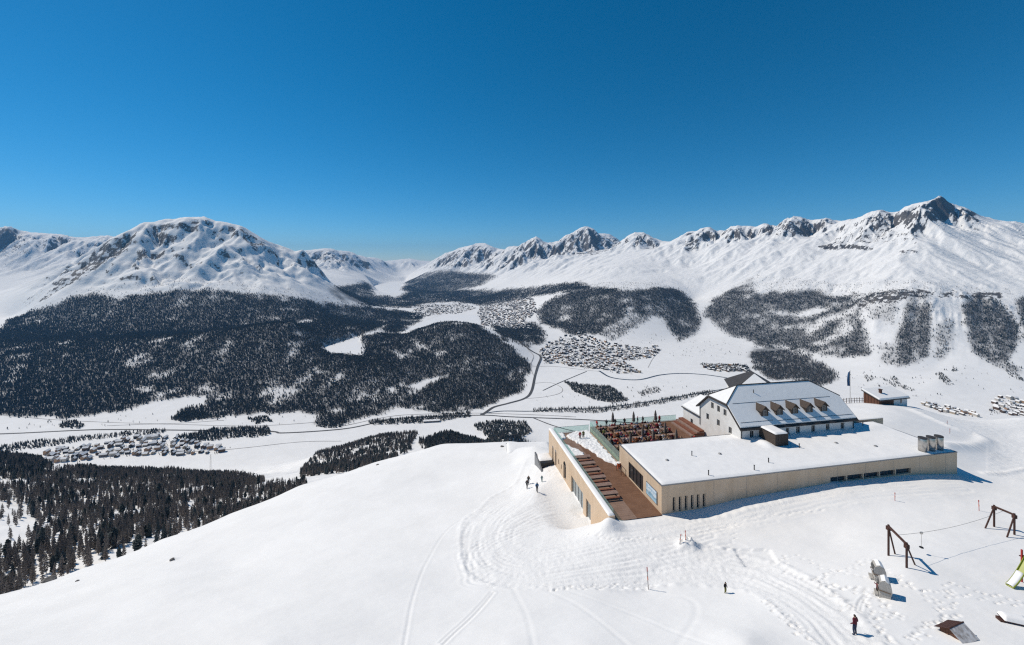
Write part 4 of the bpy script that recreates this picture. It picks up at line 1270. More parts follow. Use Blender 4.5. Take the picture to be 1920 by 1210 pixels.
# ------------------------------------------------------------------ materials of the built things
def concrete(name, c0, c1, c2):
    """exposed concrete: cloudy tone, run-off streaks, fine pores"""
    m = bpy.data.materials.new(name); m.use_nodes = True
    N, L = m.node_tree.nodes, m.node_tree.links
    b = N['Principled BSDF']; b.inputs['Roughness'].default_value = 0.85; b.inputs['Specular IOR Level'].default_value = 0.2
    tc = N.new('ShaderNodeTexCoord')
    def nz(scale, sc, det):
        mp, n = N.new('ShaderNodeMapping'), N.new('ShaderNodeTexNoise')
        mp.inputs['Scale'].default_value = sc
        n.inputs['Scale'].default_value = scale; n.inputs['Detail'].default_value = det; n.inputs['Roughness'].default_value = 0.62
        L.new(tc.outputs['Object'], mp.inputs['Vector']); L.new(mp.outputs['Vector'], n.inputs['Vector'])
        return n.outputs['Fac']
    def rp(f, p0, a_, p1, b_):
        n = N.new('ShaderNodeValToRGB'); e = n.color_ramp.elements
        e[0].position, e[0].color, e[1].position, e[1].color = p0, (*a_, 1), p1, (*b_, 1)
        L.new(f, n.inputs['Fac']); return n.outputs['Color']
    base = rp(nz(0.35, (1, 1, 1), 6), 0.35, c0, 0.65, c1)
    st = rp(nz(1.6, (1, 1, 0.06), 5), 0.52, (0, 0, 0), 0.75, (1, 1, 1))
    mx = N.new('ShaderNodeMix'); mx.data_type = 'RGBA'
    mu = N.new('ShaderNodeMath'); mu.operation = 'MULTIPLY'; mu.inputs[1].default_value = 0.55
    L.new(st, mu.inputs[0]); L.new(mu.outputs[0], mx.inputs['Factor']); L.new(base, mx.inputs['A']); mx.inputs['B'].default_value = (*c2, 1)
    L.new(mx.outputs['Result'], b.inputs['Base Color'])
    return m
M_CONC = concrete('tan_concrete', (0.58, 0.43, 0.295), (0.66, 0.505, 0.365), (0.47, 0.345, 0.235))
M_WHITE = mat('white_plaster', (0.74, 0.725, 0.70), 0.85, (0.66, 0.64, 0.61), 0.01, 0.8)
M_METAL = mat('grey_flashing', (0.22, 0.22, 0.225), 0.5, (0.28, 0.28, 0.28), 0, 2.0, metallic=0.4)
M_DARKR = mat('dark_roof_sheet', (0.045, 0.040, 0.038), 0.6, (0.065, 0.058, 0.055), 0, 1.5)
M_DORM = mat('brown_shingle', (0.055, 0.042, 0.035), 0.85, (0.085, 0.067, 0.056), 0.01, 6.0)
M_GLASSD = mat('dark_window_glass', (0.025, 0.03, 0.036), 0.08, spec=0.7)
M_GLASSP = mat('painted_reflection_glass', (0.20, 0.24, 0.25), 0.12, (0.30, 0.33, 0.33), 0, 0.8, spec=0.7)  # grey-blue sky reflection put into the pane colour
M_FRAME = mat('grey_window_frame', (0.30, 0.285, 0.265), 0.6)
M_WFRAME = mat('pale_window_frame', (0.60, 0.56, 0.50), 0.6)
M_DECK = mat('brown_larch_boards', (0.17, 0.088, 0.052), 0.8, (0.215, 0.115, 0.070), 0.002, 0.7)
M_DECK2 = mat('weathered_boards', (0.24, 0.155, 0.115), 0.8, (0.29, 0.195, 0.15), 0.002, 0.7)
M_WOOD = mat('table_wood', (0.22, 0.14, 0.11), 0.75, (0.31, 0.215, 0.175), 0.004, 3.0)
M_WOODR = mat('red_brown_wood', (0.16, 0.060, 0.036), 0.75, (0.24, 0.10, 0.06), 0.004, 3.0)
M_DKWOOD = mat('dark_brown_timber', (0.050, 0.022, 0.017), 0.75, (0.085, 0.040, 0.030), 0.006, 5.0)
M_HUTW = mat('brown_hut_boards', (0.095, 0.042, 0.026), 0.8, (0.15, 0.07, 0.043), 0.006, 4.0)
M_SNOWT = mat('lying_snow', (0.82, 0.81, 0.80), 0.75, (0.86, 0.855, 0.845), 0.03, 1.2)
M_STEEL = mat('brushed_steel', (0.55, 0.53, 0.50), 0.32, (0.42, 0.40, 0.38), 0, 3.0, metallic=0.9)
M_BLACK = mat('black_metal', (0.02, 0.02, 0.022), 0.5)
M_STONE = mat('grey_rock', (0.10, 0.095, 0.09), 0.9, (0.20, 0.19, 0.18), 0.05, 2.0)
def glass_mat(name, tint, alpha):
    m = bpy.data.materials.new(name)
    m.use_nodes = True
    nt = m.node_tree
    b = nt.nodes['Principled BSDF']
    b.inputs['Base Color'].default_value = tint
    b.inputs['Roughness'].default_value = 0.05
    tr, mx = nt.nodes.new('ShaderNodeBsdfTransparent'), nt.nodes.new('ShaderNodeMixShader')
    tr.inputs['Color'].default_value = (0.86, 0.95, 0.92, 1)
    mx.inputs[0].default_value = alpha
    nt.links.new(tr.outputs[0], mx.inputs[1]); nt.links.new(b.outputs[0], mx.inputs[2])
    nt.links.new(mx.outputs[0], nt.nodes['Material Output'].inputs['Surface'])
    return m
M_GLASS = glass_mat('greenish_balustrade_glass', (0.55, 0.68, 0.65, 1), 0.17)

Z0 = -36.0
def frame_at(name, x, y, z, rz=0.0):
    """an Empty in the hotel's own axes"""
    return empty(name, (BO.x + x * bx[0] + y * by[0], BO.y + x * bx[1] + y * by[1], Z0 + z), BA + rz)
def wall_holes(mb, fn, L, z0, z1, ops, t=0.3, mi=0):
    """a wall face with real openings and reveals; fn(s, depth, z) -> point"""
    xs = sorted({0.0, L} | {v for o in ops for v in o[:2]})
    zs = sorted({z0, z1} | {v for o in ops for v in o[2:]})
    for a, b in zip(xs[:-1], xs[1:]):
        for c, d in zip(zs[:-1], zs[1:]):
            mx_, mz_ = (a + b) / 2, (c + d) / 2
            if any(o[0] < mx_ < o[1] and o[2] < mz_ < o[3] for o in ops):
                continue
            mb.poly([fn(a, 0, c), fn(b, 0, c), fn(b, 0, d), fn(a, 0, d)], mi)
    for a, b, c, d in ops:
        for p, q in (((a, c), (b, c)), ((b, c), (b, d)), ((b, d), (a, d)), ((a, d), (a, c))):
            mb.poly([fn(p[0], 0, p[1]), fn(q[0], 0, q[1]), fn(q[0], t, q[1]), fn(p[0], t, p[1])], mi)
def window(parent, fn, a, b, c, d, depth=0.2, fw=0.07, fm=None, pm=None, mull=True, name='window'):
    """frame with its pane; sits in the opening a..b, c..d"""
    mb = MB()
    def bar(s0, s1, z0, z1):
        vs = [fn(s, q, z) for q in (depth - 0.06, depth + 0.06) for s, z in ((s0, z0), (s1, z0), (s1, z1), (s0, z1))]
        mb.faces(vs, [(0, 1, 2, 3), (4, 7, 6, 5), (0, 4, 5, 1), (1, 5, 6, 2), (2, 6, 7, 3), (3, 7, 4, 0)])
    bar(a, b, c, c + fw); bar(a, b, d - fw, d); bar(a, a + fw, c + fw, d - fw); bar(b - fw, b, c + fw, d - fw)
    if mull:
        bar((a + b) / 2 - fw / 2, (a + b) / 2 + fw / 2, c + fw, d - fw)
    w = mb.build(name, fm or M_FRAME, parent)
    p = MB()
    p.poly([fn(a, depth, c), fn(b, depth, c), fn(b, depth, d), fn(a, depth, d)])
    p.poly([fn(a, depth + 0.02, c), fn(a, depth + 0.02, d), fn(b, depth + 0.02, d), fn(b, depth + 0.02, c)])
    p.build('pane', pm or M_GLASSD, w)
    return w
def snow_sheet(name, x0, x1, y0, y1, z, h, parent, step=0.5, amp=0.06, edge=0.35, seed=1, mask=None, m=None):
    """a layer of lying snow with rolled edges"""
    nx, ny = max(2, int((x1 - x0) / step)), max(2, int((y1 - y0) / step))
    xs, ys = np.linspace(x0, x1, nx + 1), np.linspace(y0, y1, ny + 1)
    gx, gy = np.meshgrid(xs, ys)
    e = np.minimum.reduce([gx - x0, x1 - gx, gy - y0, y1 - gy])
    top = z + h * np.sqrt(np.clip(e / edge, 0, 1)) * (1 + 0) + amp * fbm(gx / 3.5 + seed, gy / 3.5, 4, seed) * np.clip(e / 1.0, 0, 1)
    if mask is not None:
        mk = mask(gx, gy)
        top = z + (top - z) * mk - 0.08 * (mk < 0.02)
    vs = np.stack([gx, gy, top], -1).reshape(-1, 3)
    k = np.arange(vs.shape[0]).reshape(gx.shape)
    f = np.stack([k[:-1, :-1], k[:-1, 1:], k[1:, 1:], k[1:, :-1]], -1).reshape(-1, 4)
    if mask is not None:
        keep = (mk[:-1, :-1] + mk[:-1, 1:] + mk[1:, 1:] + mk[1:, :-1]).ravel() > 0.02
        f = f[keep]
    me = bpy.data.meshes.new(name)
    me.from_pydata(vs.tolist(), [], f.tolist())
    me.polygons.foreach_set('use_smooth', [True] * len(f))
    return link(name, me, parent, [m or M_SNOWT])

# ------------------------------------------------------------------ the long flat-roofed hall
hall = frame_at('restaurant_hall', 0, 0, 0)
tag(hall, 'long low tan concrete hall with flat snow covered roof', 'building')
HL, HW, HT = 54.6, 13.4, 3.95
slots = [(1.75 + 0.97 * i, 2.2 + 0.97 * i, 0.1, 2.15) for i in range(6)]
strip = [(29.0 + 3.2 * i, 29.0 + 3.2 * i + 3.0, 1.42, 2.3) for i in range(5)]
glz = [(HW - y1, HW - y0, 0.02, 2.7) for y0, y1 in ((5.2, 10.0),)]
sgn = []
w_ = MB()
f_front = lambda s, q, z: (s, q, z)
f_left = lambda s, q, z: (q, HW - s, z)
f_right = lambda s, q, z: (HL - q, s, z)
f_back = lambda s, q, z: (HL - s, HW - q, z)
wall_holes(w_, f_front, HL, -2.0, HT, slots + strip, 0.45)
wall_holes(w_, f_left, HW, -2.0, HT, glz, 0.35)
wall_holes(w_, f_right, HW, -2.0, HT, [])
wall_holes(w_, f_back, HL, -2.0, HT, [])
w_.poly([(0.5, 0.5, HT - 0.3), (HL - 0.5, 0.5, HT - 0.3), (HL - 0.5, HW - 0.5, HT - 0.3), (0.5, HW - 0.5, HT - 0.3)])
w_.build('wall', M_CONC, hall)
r_ = MB()
r_.box(0.05, HL - 0.05, 0.05, HW - 0.05, HT - 0.12, HT - 0.01)
r_.build('roof_slab', M_METAL, hall)
r_ = MB()
for q in ((-0.05, HL + 0.05, -0.05, 0.13), (-0.05, HL + 0.05, HW - 0.13, HW + 0.05), (-0.05, 0.13, 0.13, HW - 0.13), (HL - 0.13, HL + 0.05, 0.13, HW - 0.13)):
    r_.box(q[0], q[1], q[2], q[3], HT + 0.003, HT + 0.11)
r_.build('roof_edge', M_METAL, hall)
def drift(gx, gy):
    # wind scoop and drift round the dark entrance box, banked up along the hotel wall
    return 1 + 2.2 * np.exp(-(((gx - 24.9) / 0.9) ** 2 + ((gy - 8.2) / 1.6) ** 2)) + 0.9 * np.exp(-((gy - 10.8) / 1.2) ** 2) * smooth01(gx, 9, 21)
snow_sheet('roof_snow', 0.02, HL - 0.02, 0.02, HW - 0.02, HT + 0.02, 0.22, hall, 0.4, 0.10, 0.5, 5, mask=drift)
for o in slots:
    window(hall, f_front, *o, depth=0.28, fw=0.045, fm=M_WFRAME, mull=False)
for o in strip:
    window(hall, f_front, *o, depth=0.3, fw=0.06, fm=M_FRAME, mull=False)
for i in range(4):
    a = glz[0][0] + i * 1.2
    window(hall, f_left, a, a + 1.2, 0.02, 2.7, depth=0.2, fw=0.06, fm=M_BLACK, mull=False, name='glass_door')
for x, y in ((8.3, 1.0), (16.2, 1.05), (9.7, 7.0), (20.2, 2.6), (29.5, 6.0), (49.8, 11.5)):
    p = MB(); p.tube((x, y, HT), (x, y, HT + 0.95), 0.07, 0.07, 8); p.tube((x, y, HT + 0.9), (x, y, HT + 0.98), 0.095, 0.095, 8)
    p.build('vent_pipe', M_BLACK, hall)
for x, y in ((4.8, 6.3), (14.6, 6.6), (37.5, 6.3), (43, 4.0)):
    p = MB(); p.lathe([(0.28, HT), (0.28, HT + 0.32), (0.18, HT + 0.40)], 10, (x, y))
    p.build('roof_vent', M_METAL, hall)
for i in range(3):
    x = 48.9 + i * 1.75
    y = 1.1
    p = MB()
    p.lathe([(0.58, HT), (0.58, HT + 2.45), (0.54, HT + 2.52), (0.54, HT + 2.45), (0.52, HT + 1.6)], 24, (x, y))
    c = p.build('chimney', M_STEEL, hall, smooth=True)
    q = MB(); q.lathe([(0.59, HT + 2.36), (0.605, HT + 2.40), (0.605, HT + 2.50), (0.59, HT + 2.54)], 24, (x, y))
    q.build('rim', M_DARKR, c)
    q = MB(); q.lathe([(0.53, HT + 2.40), (0.53, HT + 2.41)], 24, (x, y)); q.build('flue_shade', M_BLACK, c)  # black disc paints the shaded inside of the open pipe

for k in range(1, 10):
    x = 5.46 * k + 3.0
    if x < HL - 1:
        p = MB(); p.box(x - 0.02, x + 0.02, -0.012, -0.002, -1.9, HT - 0.15); p.build('wall_joint', M_FRAME, hall)
# the panorama board on the hall's terrace wall
def board_mat():
    m = bpy.data.materials.new('panorama_print'); m.use_nodes = True
    nt = m.node_tree; N, L = nt.nodes, nt.links
    b = N['Principled BSDF']; b.inputs['Roughness'].default_value = 0.35
    tc, sp, nz = N.new('ShaderNodeTexCoord'), N.new('ShaderNodeSeparateXYZ'), N.new('ShaderNodeTexNoise')
    L.new(tc.outputs['Object'], sp.inputs[0]); L.new(tc.outputs['Object'], nz.inputs['Vector'])
    nz.inputs['Scale'].default_value = 2.2; nz.inputs['Detail'].default_value = 7; nz.inputs['Roughness'].default_value = 0.6
    ad = N.new('ShaderNodeMath'); ad.operation = 'MULTIPLY_ADD'; ad.inputs[1].default_value = 1.6
    L.new(nz.outputs['Fac'], ad.inputs[0]); L.new(sp.outputs['Z'], ad.inputs[2])
    rp = N.new('ShaderNodeValToRGB'); e = rp.color_ramp.elements
    e[0].position = 0.30; e[0].color = (0.42, 0.62, 0.74, 1)
    e[1].position = 0.95; e[1].color = (0.10, 0.32, 0.60, 1)
    for p_, c_ in ((0.42, (0.16, 0.33, 0.45, 1)), (0.50, (0.75, 0.82, 0.86, 1)), (0.62, (0.30, 0.48, 0.62, 1)), (0.70, (0.82, 0.86, 0.88, 1)), (0.80, (0.20, 0.45, 0.70, 1))):
        q = e.new(p_); q.color = c_
    mu = N.new('ShaderNodeMath'); mu.operation = 'MULTIPLY'; mu.inputs[1].default_value = 0.30
    L.new(ad.outputs[0], mu.inputs[0]); L.new(mu.outputs[0], rp.inputs['Fac']); L.new(rp.outputs['Color'], b.inputs['Base Color'])
    return m
sgnb = frame_at('panorama_board', -0.09, 2.6, 0.75)
tag(sgnb, 'blue and white mountain panorama board on the tan terrace wall', 'sign')
p = MB(); p.box(-0.03, 0.06, -1.45, 1.45, 0, 1.75); p.build('board', board_mat(), sgnb)
p = MB()
for q in ((-1.5, 1.5, -0.05, -0.001), (-1.5, 1.5, 1.751, 1.8), (-1.5, -1.451, 0, 1.75), (1.451, 1.5, 0, 1.75)):
    p.box(-0.05, 0.06, q[0], q[1], q[2], q[3])
p.build('frame', M_METAL, sgnb)

# ------------------------------------------------------------------ the hotel
hotel = frame_at('mountain_hotel', 22.1, 10.8, 0)
tag(hotel, 'white mountain hotel with half hipped snowy roof and five dormers', 'building')
GL, GW = 24.6, 11.5
SL = 0.9
zr = lambda v: 9.2 + SL * (v - 3.03)
ze = zr(-0.5)
w_ = MB()
f1 = lambda s, q, z: (s, q, z)
f4 = lambda s, q, z: (q, GW - s, z)
f2 = lambda s, q, z: (GL - q, s, z)
fb = lambda s, q, z: (GL - s, GW - q, z)
zw = zr(0) - 0.12
fwin = [(s - 0.42, s + 0.42, 4.35, 5.55) for s in (2.33, 9.74, 12.15, 15.5, 18.74, 22.1)]
fwin[1] = (9.5, 10.2, 4.5, 5.5)
gw = [(GW - v - 0.40, GW - v + 0.40, z - 0.6, z + 0.6) for v, z in ((7.54, 7.65), (5.77, 7.6), (4.0, 7.55), (8.94, 4.95), (5.84, 4.9), (2.64, 4.75))]
wall_holes(w_, f1, GL, -1, zw, fwin, 0.28)
wall_holes(w_, f2, GW, -1, zw, [], 0.28)
wall_holes(w_, fb, GL, -1, zw, [], 0.28)
wall_holes(w_, f4, GW, -1, zw, [o for o in gw if o[3] < zw], 0.28)
# gable field above eave height, with its upper windows let in
gtop = zr(3.03) - 0.14
up = [o for o in gw if o[3] > zw]
def gable(fn, ops):
    xs = sorted({3.03, GW - 3.03} | {v for o in ops for v in o[:2]})
    zs = sorted({zw, gtop} | {v for o in ops for v in o[2:]})
    for a, b in zip(xs[:-1], xs[1:]):
        for c, d in zip(zs[:-1], zs[1:]):
            if any(o[0] < (a + b) / 2 < o[1] and o[2] < (c + d) / 2 < o[3] for o in ops): continue
            w_.poly([fn(a, 0, c), fn(b, 0, c), fn(b, 0, d), fn(a, 0, d)])
    for a, b, c, d in ops:
        for p_, q_ in (((a, c), (b, c)), ((b, c), (b, d)), ((b, d), (a, d)), ((a, d), (a, c))):
            w_.poly([fn(p_[0], 0, p_[1]), fn(q_[0], 0, q_[1]), fn(q_[0], 0.28, q_[1]), fn(p_[0], 0.28, p_[1])])
    w_.poly([fn(0, 0, zw), fn(3.03, 0, zw), fn(3.03, 0, gtop)])
    w_.poly([fn(GW, 0, zw), fn(GW - 3.03, 0, gtop), fn(GW - 3.03, 0, zw)])
gable(f4, up); gable(f2, [])
w_.build('wall', M_WHITE, hotel)
for o in fwin:
    window(hotel, f1, *o, depth=0.18, fw=0.08, fm=M_FRAME)
for o in gw:
    window(hotel, f4, *o, depth=0.18, fw=0.08, fm=M_FRAME)
# window sills and pale surrounds on the front
for o in fwin:
    p = MB(); p.box(o[0] - 0.08, o[1] + 0.08, -0.08, 0.0, o[2] - 0.07, o[2] - 0.005); p.build('sill', M_METAL, hotel)
def roof_shell(mb, t0, t1, inset, mi=0):
    """the half-hipped roof as a shell between two heights"""
    i = inset
    rA, rB, rv = 4.05, GL - 4.05, GW / 2
    zz = lambda v: zr(v if v <= rv else GW - v)
    hf = 3.03
    E = {'a': (-0.5 + i, -0.5 + i), 'b': (GL + 0.5 - i, -0.5 + i), 'c': (GL + 0.5 - i, hf), 'd': (GL + 0.5 - i, GW - hf), 'e': (GL + 0.5 - i, GW + 0.5 - i), 'f': (-0.5 + i, GW + 0.5 - i), 'g': (-0.5 + i, GW - hf), 'h': (-0.5 + i, hf)}
    P = {k: (x, y, zz(y)) for k, (x, y) in E.items()}
    zri = zr(rv)
    P['r'], P['s'] = (rA, rv, zri), (rB, rv, zri)
    F = ['abcsrh', 'efgrsd', 'hrg', 'cds']
    for f in F:
        mb.poly([(P[k][0], P[k][1], P[k][2] + t1) for k in f], mi)
        mb.poly([(P[k][0], P[k][1], P[k][2] + t0) for k in reversed(f)], mi)
    loop = 'abcdefgh'
    for k, l in zip(loop, loop[1:] + loop[:1]):
        mb.poly([(*P[k][:2], P[k][2] + t0), (*P[l][:2], P[l][2] + t0), (*P[l][:2], P[l][2] + t1), (*P[k][:2], P[k][2] + t1)], mi)
r_ = MB(); roof_shell(r_, -0.10, 0.14, 0.0)
roof = r_.build('roof', M_DARKR, hotel)
def hotel_snow():
    r_ = MB(); roof_shell(r_, 0.142, 0.33, 0.22)
    o = r_.build('roof_snow', M_SNOWT, roof, bevel=0.10)
    return o
hotel_snow()
p = MB()
zt = zr(GW / 2) + 0.36
p.tube((4.05, GW / 2, zt), (GL - 4.05, GW / 2, zt), 0.11)
for s, x0 in ((1, 4.05), (-1, GL - 4.05)):
    for v in (3.03, GW - 3.03):
        xe = -0.45 if s == 1 else GL + 0.45
        p.tube((x0, GW / 2, zt), (xe, v, zr(3.03) + 0.33), 0.09)
p.build('ridge_cap', M_DARKR, roof)
for v, a, b in ((3.0, 0.8, 22.6), (0.25, 0.2, 7.0), (0.15, 8.0, 24.6)):
    p = MB(); p.tube((a, v, zr(v) + 0.34), (b, v, zr(v) + 0.34), 0.035); p.build('snow_guard', M_DARKR, roof)
p = MB(); p.tube((-0.5, -0.58, ze - 0.02), (GL + 0.5, -0.58, ze - 0.02), 0.12); p.build('gutter', M_DARKR, roof)
for x, y in ((0.12, -0.12), (GL - 0.12, -0.12), (-0.12, GW - 0.3)):
    p = MB(); p.tube((x, y, 2.5), (x, y, ze), 0.06); p.build('downpipe', M_BLACK, hotel)
p = MB(); p.tube((6.6, 4.4, zr(4.4)), (6.6, 4.4, zr(4.4) + 0.95), 0.07); p.build('vent_pipe', M_BLACK, roof)
for u in (5.84, 9.0, 12.35, 15.6, 18.9):
    d_ = MB()
    hw, vf = 0.76, 0.9
    zb, zt2 = zr(vf) + 0.1, zr(vf) + 1.42
    zp = zt2 + 0.72
    yb = lambda z: 3.03 + (z - 9.2) / SL + 0.1
    # front with an opening for the window
    for q in (((u - hw, vf, zb - 0.3), (u - 0.36, vf, zb - 0.3), (u - 0.36, vf, zt2), (u - hw, vf, zt2)), ((u + 0.36, vf, zb - 0.3), (u + hw, vf, zb - 0.3), (u + hw, vf, zt2), (u + 0.36, vf, zt2)),
              ((u - 0.36, vf, zb - 0.3), (u + 0.36, vf, zb - 0.3), (u + 0.36, vf, zb + 0.28), (u - 0.36, vf, zb + 0.28)), ((u - hw, vf, zt2), (u + hw, vf, zt2), (u, vf, zp))):
        d_.poly(q)
    d_.poly([(u - hw, vf, zb - 0.3), (u - hw, vf, zt2), (u - hw, yb(zt2), zt2), (u - hw, yb(zb), zb - 0.3)])
    d_.poly([(u + hw, vf, zb - 0.3), (u + hw, yb(zb), zb - 0.3), (u + hw, yb(zt2), zt2), (u + hw, vf, zt2)])
    o = d_.build('dormer', M_DORM, roof)
    d_ = MB()
    for s in (-1, 1):
        a, b = (u, vf - 0.28, zp + 0.08), (u + s * (hw + 0.22), vf - 0.28, zt2 - 0.16)
        a2, b2 = (u, yb(zp) + 0.1, zp + 0.08), (u + s * (hw + 0.22), yb(zt2 - 0.16) + 0.1, zt2 - 0.16)
        for dz_ in (0.0, -0.09):
            q = [(x, y, z + dz_) for x, y, z in (a, b, b2, a2)]
            d_.poly(q if dz_ == 0 else q[::-1])
        d_.poly([a, (a[0], a[1], a[2] - 0.09), (b[0], b[1], b[2] - 0.09), b])
    d_.build('dormer_roof', M_DORM, roof)
    fd = lambda s, q, z, u=u: (u + s, vf + q, z)
    window(roof, fd, -0.36, 0.36, zb + 0.28, zt2 - 0.001, depth=0.06, fw=0.06, fm=M_FRAME)
    # the snow that lies on the sunny right cheek of each little roof
    d_ = MB()
    s = 1
    d_.faces([(u - 0.1, vf + 1.0, zp + 0.12), (u + hw + 0.1, vf + 0.8, zt2 - 0.08), (u + hw + 0.1, yb(zt2) + 0.1, zt2 - 0.02), (u - 0.1, yb(zp) + 0.3, zp + 0.12), (u + 0.25, vf + 1.1, zp + 0.05)], [(0, 1, 4), (1, 2, 4), (2, 3, 4), (3, 0, 4)])
    d_.build('dormer_snow', M_SNOWT, roof)
# dark entrance box in front of the hotel wall
box = frame_at('entrance_box', 22.1 + 3.8, 10.8 - 3.6, HT + 0.1)
tag(box, 'dark brown panelled entrance box standing on the flat snow roof', 'entrance')
p = MB(); p.box(0, 2.6, 0, 3.58, -0.1, 2.1); p.build('wall', M_DORM, box)
for i in range(1, 4):
    p = MB(); p.box(0.65 * i - 0.02, 0.65 * i + 0.02, -0.03, -0.002, 0.0, 2.05); p.build('batten', M_DARKR, box)
p = MB(); p.box(-0.08, 2.68, -0.08, 3.5, 2.103, 2.22); p.build('roof_slab', M_DARKR, box)
snow_sheet('roof_snow', -0.05, 2.65, -0.05, 3.45, 2.22, 0.22, box, 0.25, 0.05, 0.3, 8)
# lean-to at the back corner of the hotel
ann = frame_at('hotel_annex', 22.3, 22.36, -1.1)
tag(ann, 'small white lean-to annex at the back corner of the hotel', 'building')
p = MB()
fa = lambda s, q, z: (q, 5.8 - s, z)
wall_holes(p, fa, 5.8, -1, 5.05, [(2.6, 3.4, 2.2, 3.5)], 0.25)
p.poly([(0, 0, -1), (1.6, 0, -1), (1.6, 0, 6.0), (0, 0, 5.05)])
p.poly([(0, 5.8, -1), (0, 5.8, 5.05), (4.5, 5.8, 7.0), (4.5, 5.8, -1)])
p.build('wall', M_WHITE, ann)
window(ann, fa, 2.6, 3.4, 2.2, 3.5, depth=0.16, fw=0.08)
p = MB()
p.faces([(-0.3, -0.3, 4.95), (4.5, -0.3, 7.1), (4.5, 6.1, 7.1), (-0.3, 6.1, 4.95), (-0.3, -0.3, 5.10), (4.5, -0.3, 7.25), (4.5, 6.1, 7.25), (-0.3, 6.1, 5.10)], [(3, 2, 1, 0), (4, 5, 6, 7), (0, 1, 5, 4), (2, 3, 7, 6), (3, 0, 4, 7)])
ar = p.build('roof', M_DARKR, ann)
p = MB()
p.faces([(-0.15, -0.2, 5.17), (4.5, -0.2, 7.25), (4.5, 6.0, 7.25), (-0.15, 6.0, 5.17), (-0.15, -0.2, 5.42), (4.5, -0.2, 7.5), (4.5, 6.0, 7.5), (-0.15, 6.0, 5.42)], [(4, 5, 6, 7), (0, 1, 5, 4), (2, 3, 7, 6), (3, 0, 4, 7)])
p.build('roof_snow', M_SNOWT, ar)
p = MB(); p.tube((-0.1, -0.1, -0.5), (-0.1, -0.1, 5.0), 0.07); p.build('downpipe', M_BLACK, ann)
# hipped building behind
back = frame_at('rear_building', 36.2, 29.5, 0, math.radians(-30))
tag(back, 'dark hipped roof with a white snow face rising behind the hotel', 'building')
p = MB(); p.box(0, 9.5, 0, 9.5, -3, 6.3); p.build('wall', M_WHITE, back)
p = MB()
p.faces([(-0.6, -0.6, 6.2), (10.1, -0.6, 6.2), (10.1, 10.1, 6.2), (-0.6, 10.1, 6.2), (4.75, 3.4, 9.75), (4.75, 6.2, 9.75)], [(0, 1, 4), (1, 2, 5, 4), (2, 3, 5), (3, 0, 4, 5), (3, 2, 1, 0)])
br = p.build('roof', M_DARKR, back)
p = MB()
a, b, c = Vector((0.1, -0.45, 6.45)), Vector((9.6, -0.45, 6.45)), Vector((4.75, 3.2, 9.72))
n_ = Vector((0, -0.66, 0.75)) * 0.2
p.faces([a, b, c, a + n_, b + n_, c + n_], [(0, 2, 1), (3, 4, 5), (0, 1, 4, 3), (1, 2, 5, 4), (2, 0, 3, 5)])
p.build('roof_snow', M_SNOWT, br)
# low wall end behind the hall
lw = frame_at('garden_wall', 47.2, 13.75, 0)
tag(lw, 'low snow capped tan wall running on behind the flat roof', 'wall')
p = MB(); p.box(0, 10.5, 0, 0.35, 0, 4.35); p.build('wall', M_CONC, lw)
snow_sheet('snow_cap', -0.05, 10.55, -0.05, 0.4, 4.35, 0.18, lw, 0.2, 0.03, 0.15, 9)

# ------------------------------------------------------------------ lower terrace: deck, parapet, glass
deck = frame_at('terrace_deck', 0, 0, 0)
tag(deck, 'brown plank sun terrace between tan parapet and hall', 'terrace')
p = MB(); p.box(-7.45, -0.02, -0.25, 29.2, -1.6, -0.06); p.build('substructure', M_DARKR, deck)
for nm, x0, x1, mm in (('boards', -7.35, -3.9, M_DECK2), ('boards', -3.89, -0.06, M_DECK)):
    p = MB()
    for i in range(int(29.3 / 0.205)):
        y = -0.25 + i * 0.205
        dzp = random.uniform(-0.006, 0.006)
        a = random.uniform(0.25, 0.75)
        xm = x0 + (x1 - x0) * a
        p.box(x0, xm - 0.006, y, y + 0.182, -0.058, dzp); p.box(xm + 0.006, x1, y, y + 0.182, -0.058, dzp + random.uniform(-0.004, 0.004))
    o = p.build(nm, mm, deck)
    o['kind'] = 'stuff'
par = frame_at('parapet_wall', -8.25, -0.6, 0)
tag(par, 'tall tan retaining wall with arched openings and snow on its coping', 'wall')
PL = 30.0
fo = lambda s, q, z: (q, PL - s, z)
yo = lambda y0, y1, z0, z1: (PL - (y1 + 0.6), PL - (y0 + 0.6), z0, z1)
ops = [yo(6.2, 8.2, -4.7, -1.5), yo(9.4, 15.2, -4.7, -1.5), yo(18.1, 19.6, -4.2, -1.6), yo(20.5, 20.9, -3.2, -2.3), yo(22.2, 22.8, -3.2, -2.2), yo(24.0, 24.9, -4.4, -1.7), yo(26.0, 26.8, -4.4, -1.7)]
p = MB()
wall_holes(p, fo, PL, -6.2, 0.95, ops, 0.4)
p.poly([(0, 0, 0.95), (0.85, 0, 0.95), (0.85, PL, 0.95), (0, PL, 0.95)])
p.poly([(0.85, 0, -1), (0.85, PL, -1), (0.85, PL, 0.95), (0.85, 0, 0.95)])
p.poly([(0, 0, -6.2), (0.85, 0, -6.2), (0.85, 0, 0.95), (0, 0, 0.95)])
p.poly([(0, PL, -6.2), (0, PL, 0.95), (0.85, PL, 0.95), (0.85, PL, -6.2)])
p.build('wall', M_CONC, par)
for i, o in enumerate(ops):
    if i == 1:
        n = 4
        for k in range(n):
            a = o[0] + (o[1] - o[0]) * k / n
            window(par, fo, a, o[0] + (o[1] - o[0]) * (k + 1) / n, o[2], o[3], depth=0.3, fw=0.07, fm=M_METAL, pm=M_GLASSP, mull=False)
    else:
        window(par, fo, *o, depth=0.3, fw=0.08, fm=M_METAL, pm=M_GLASSP if i == 0 else M_GLASSD, mull=i == 0)
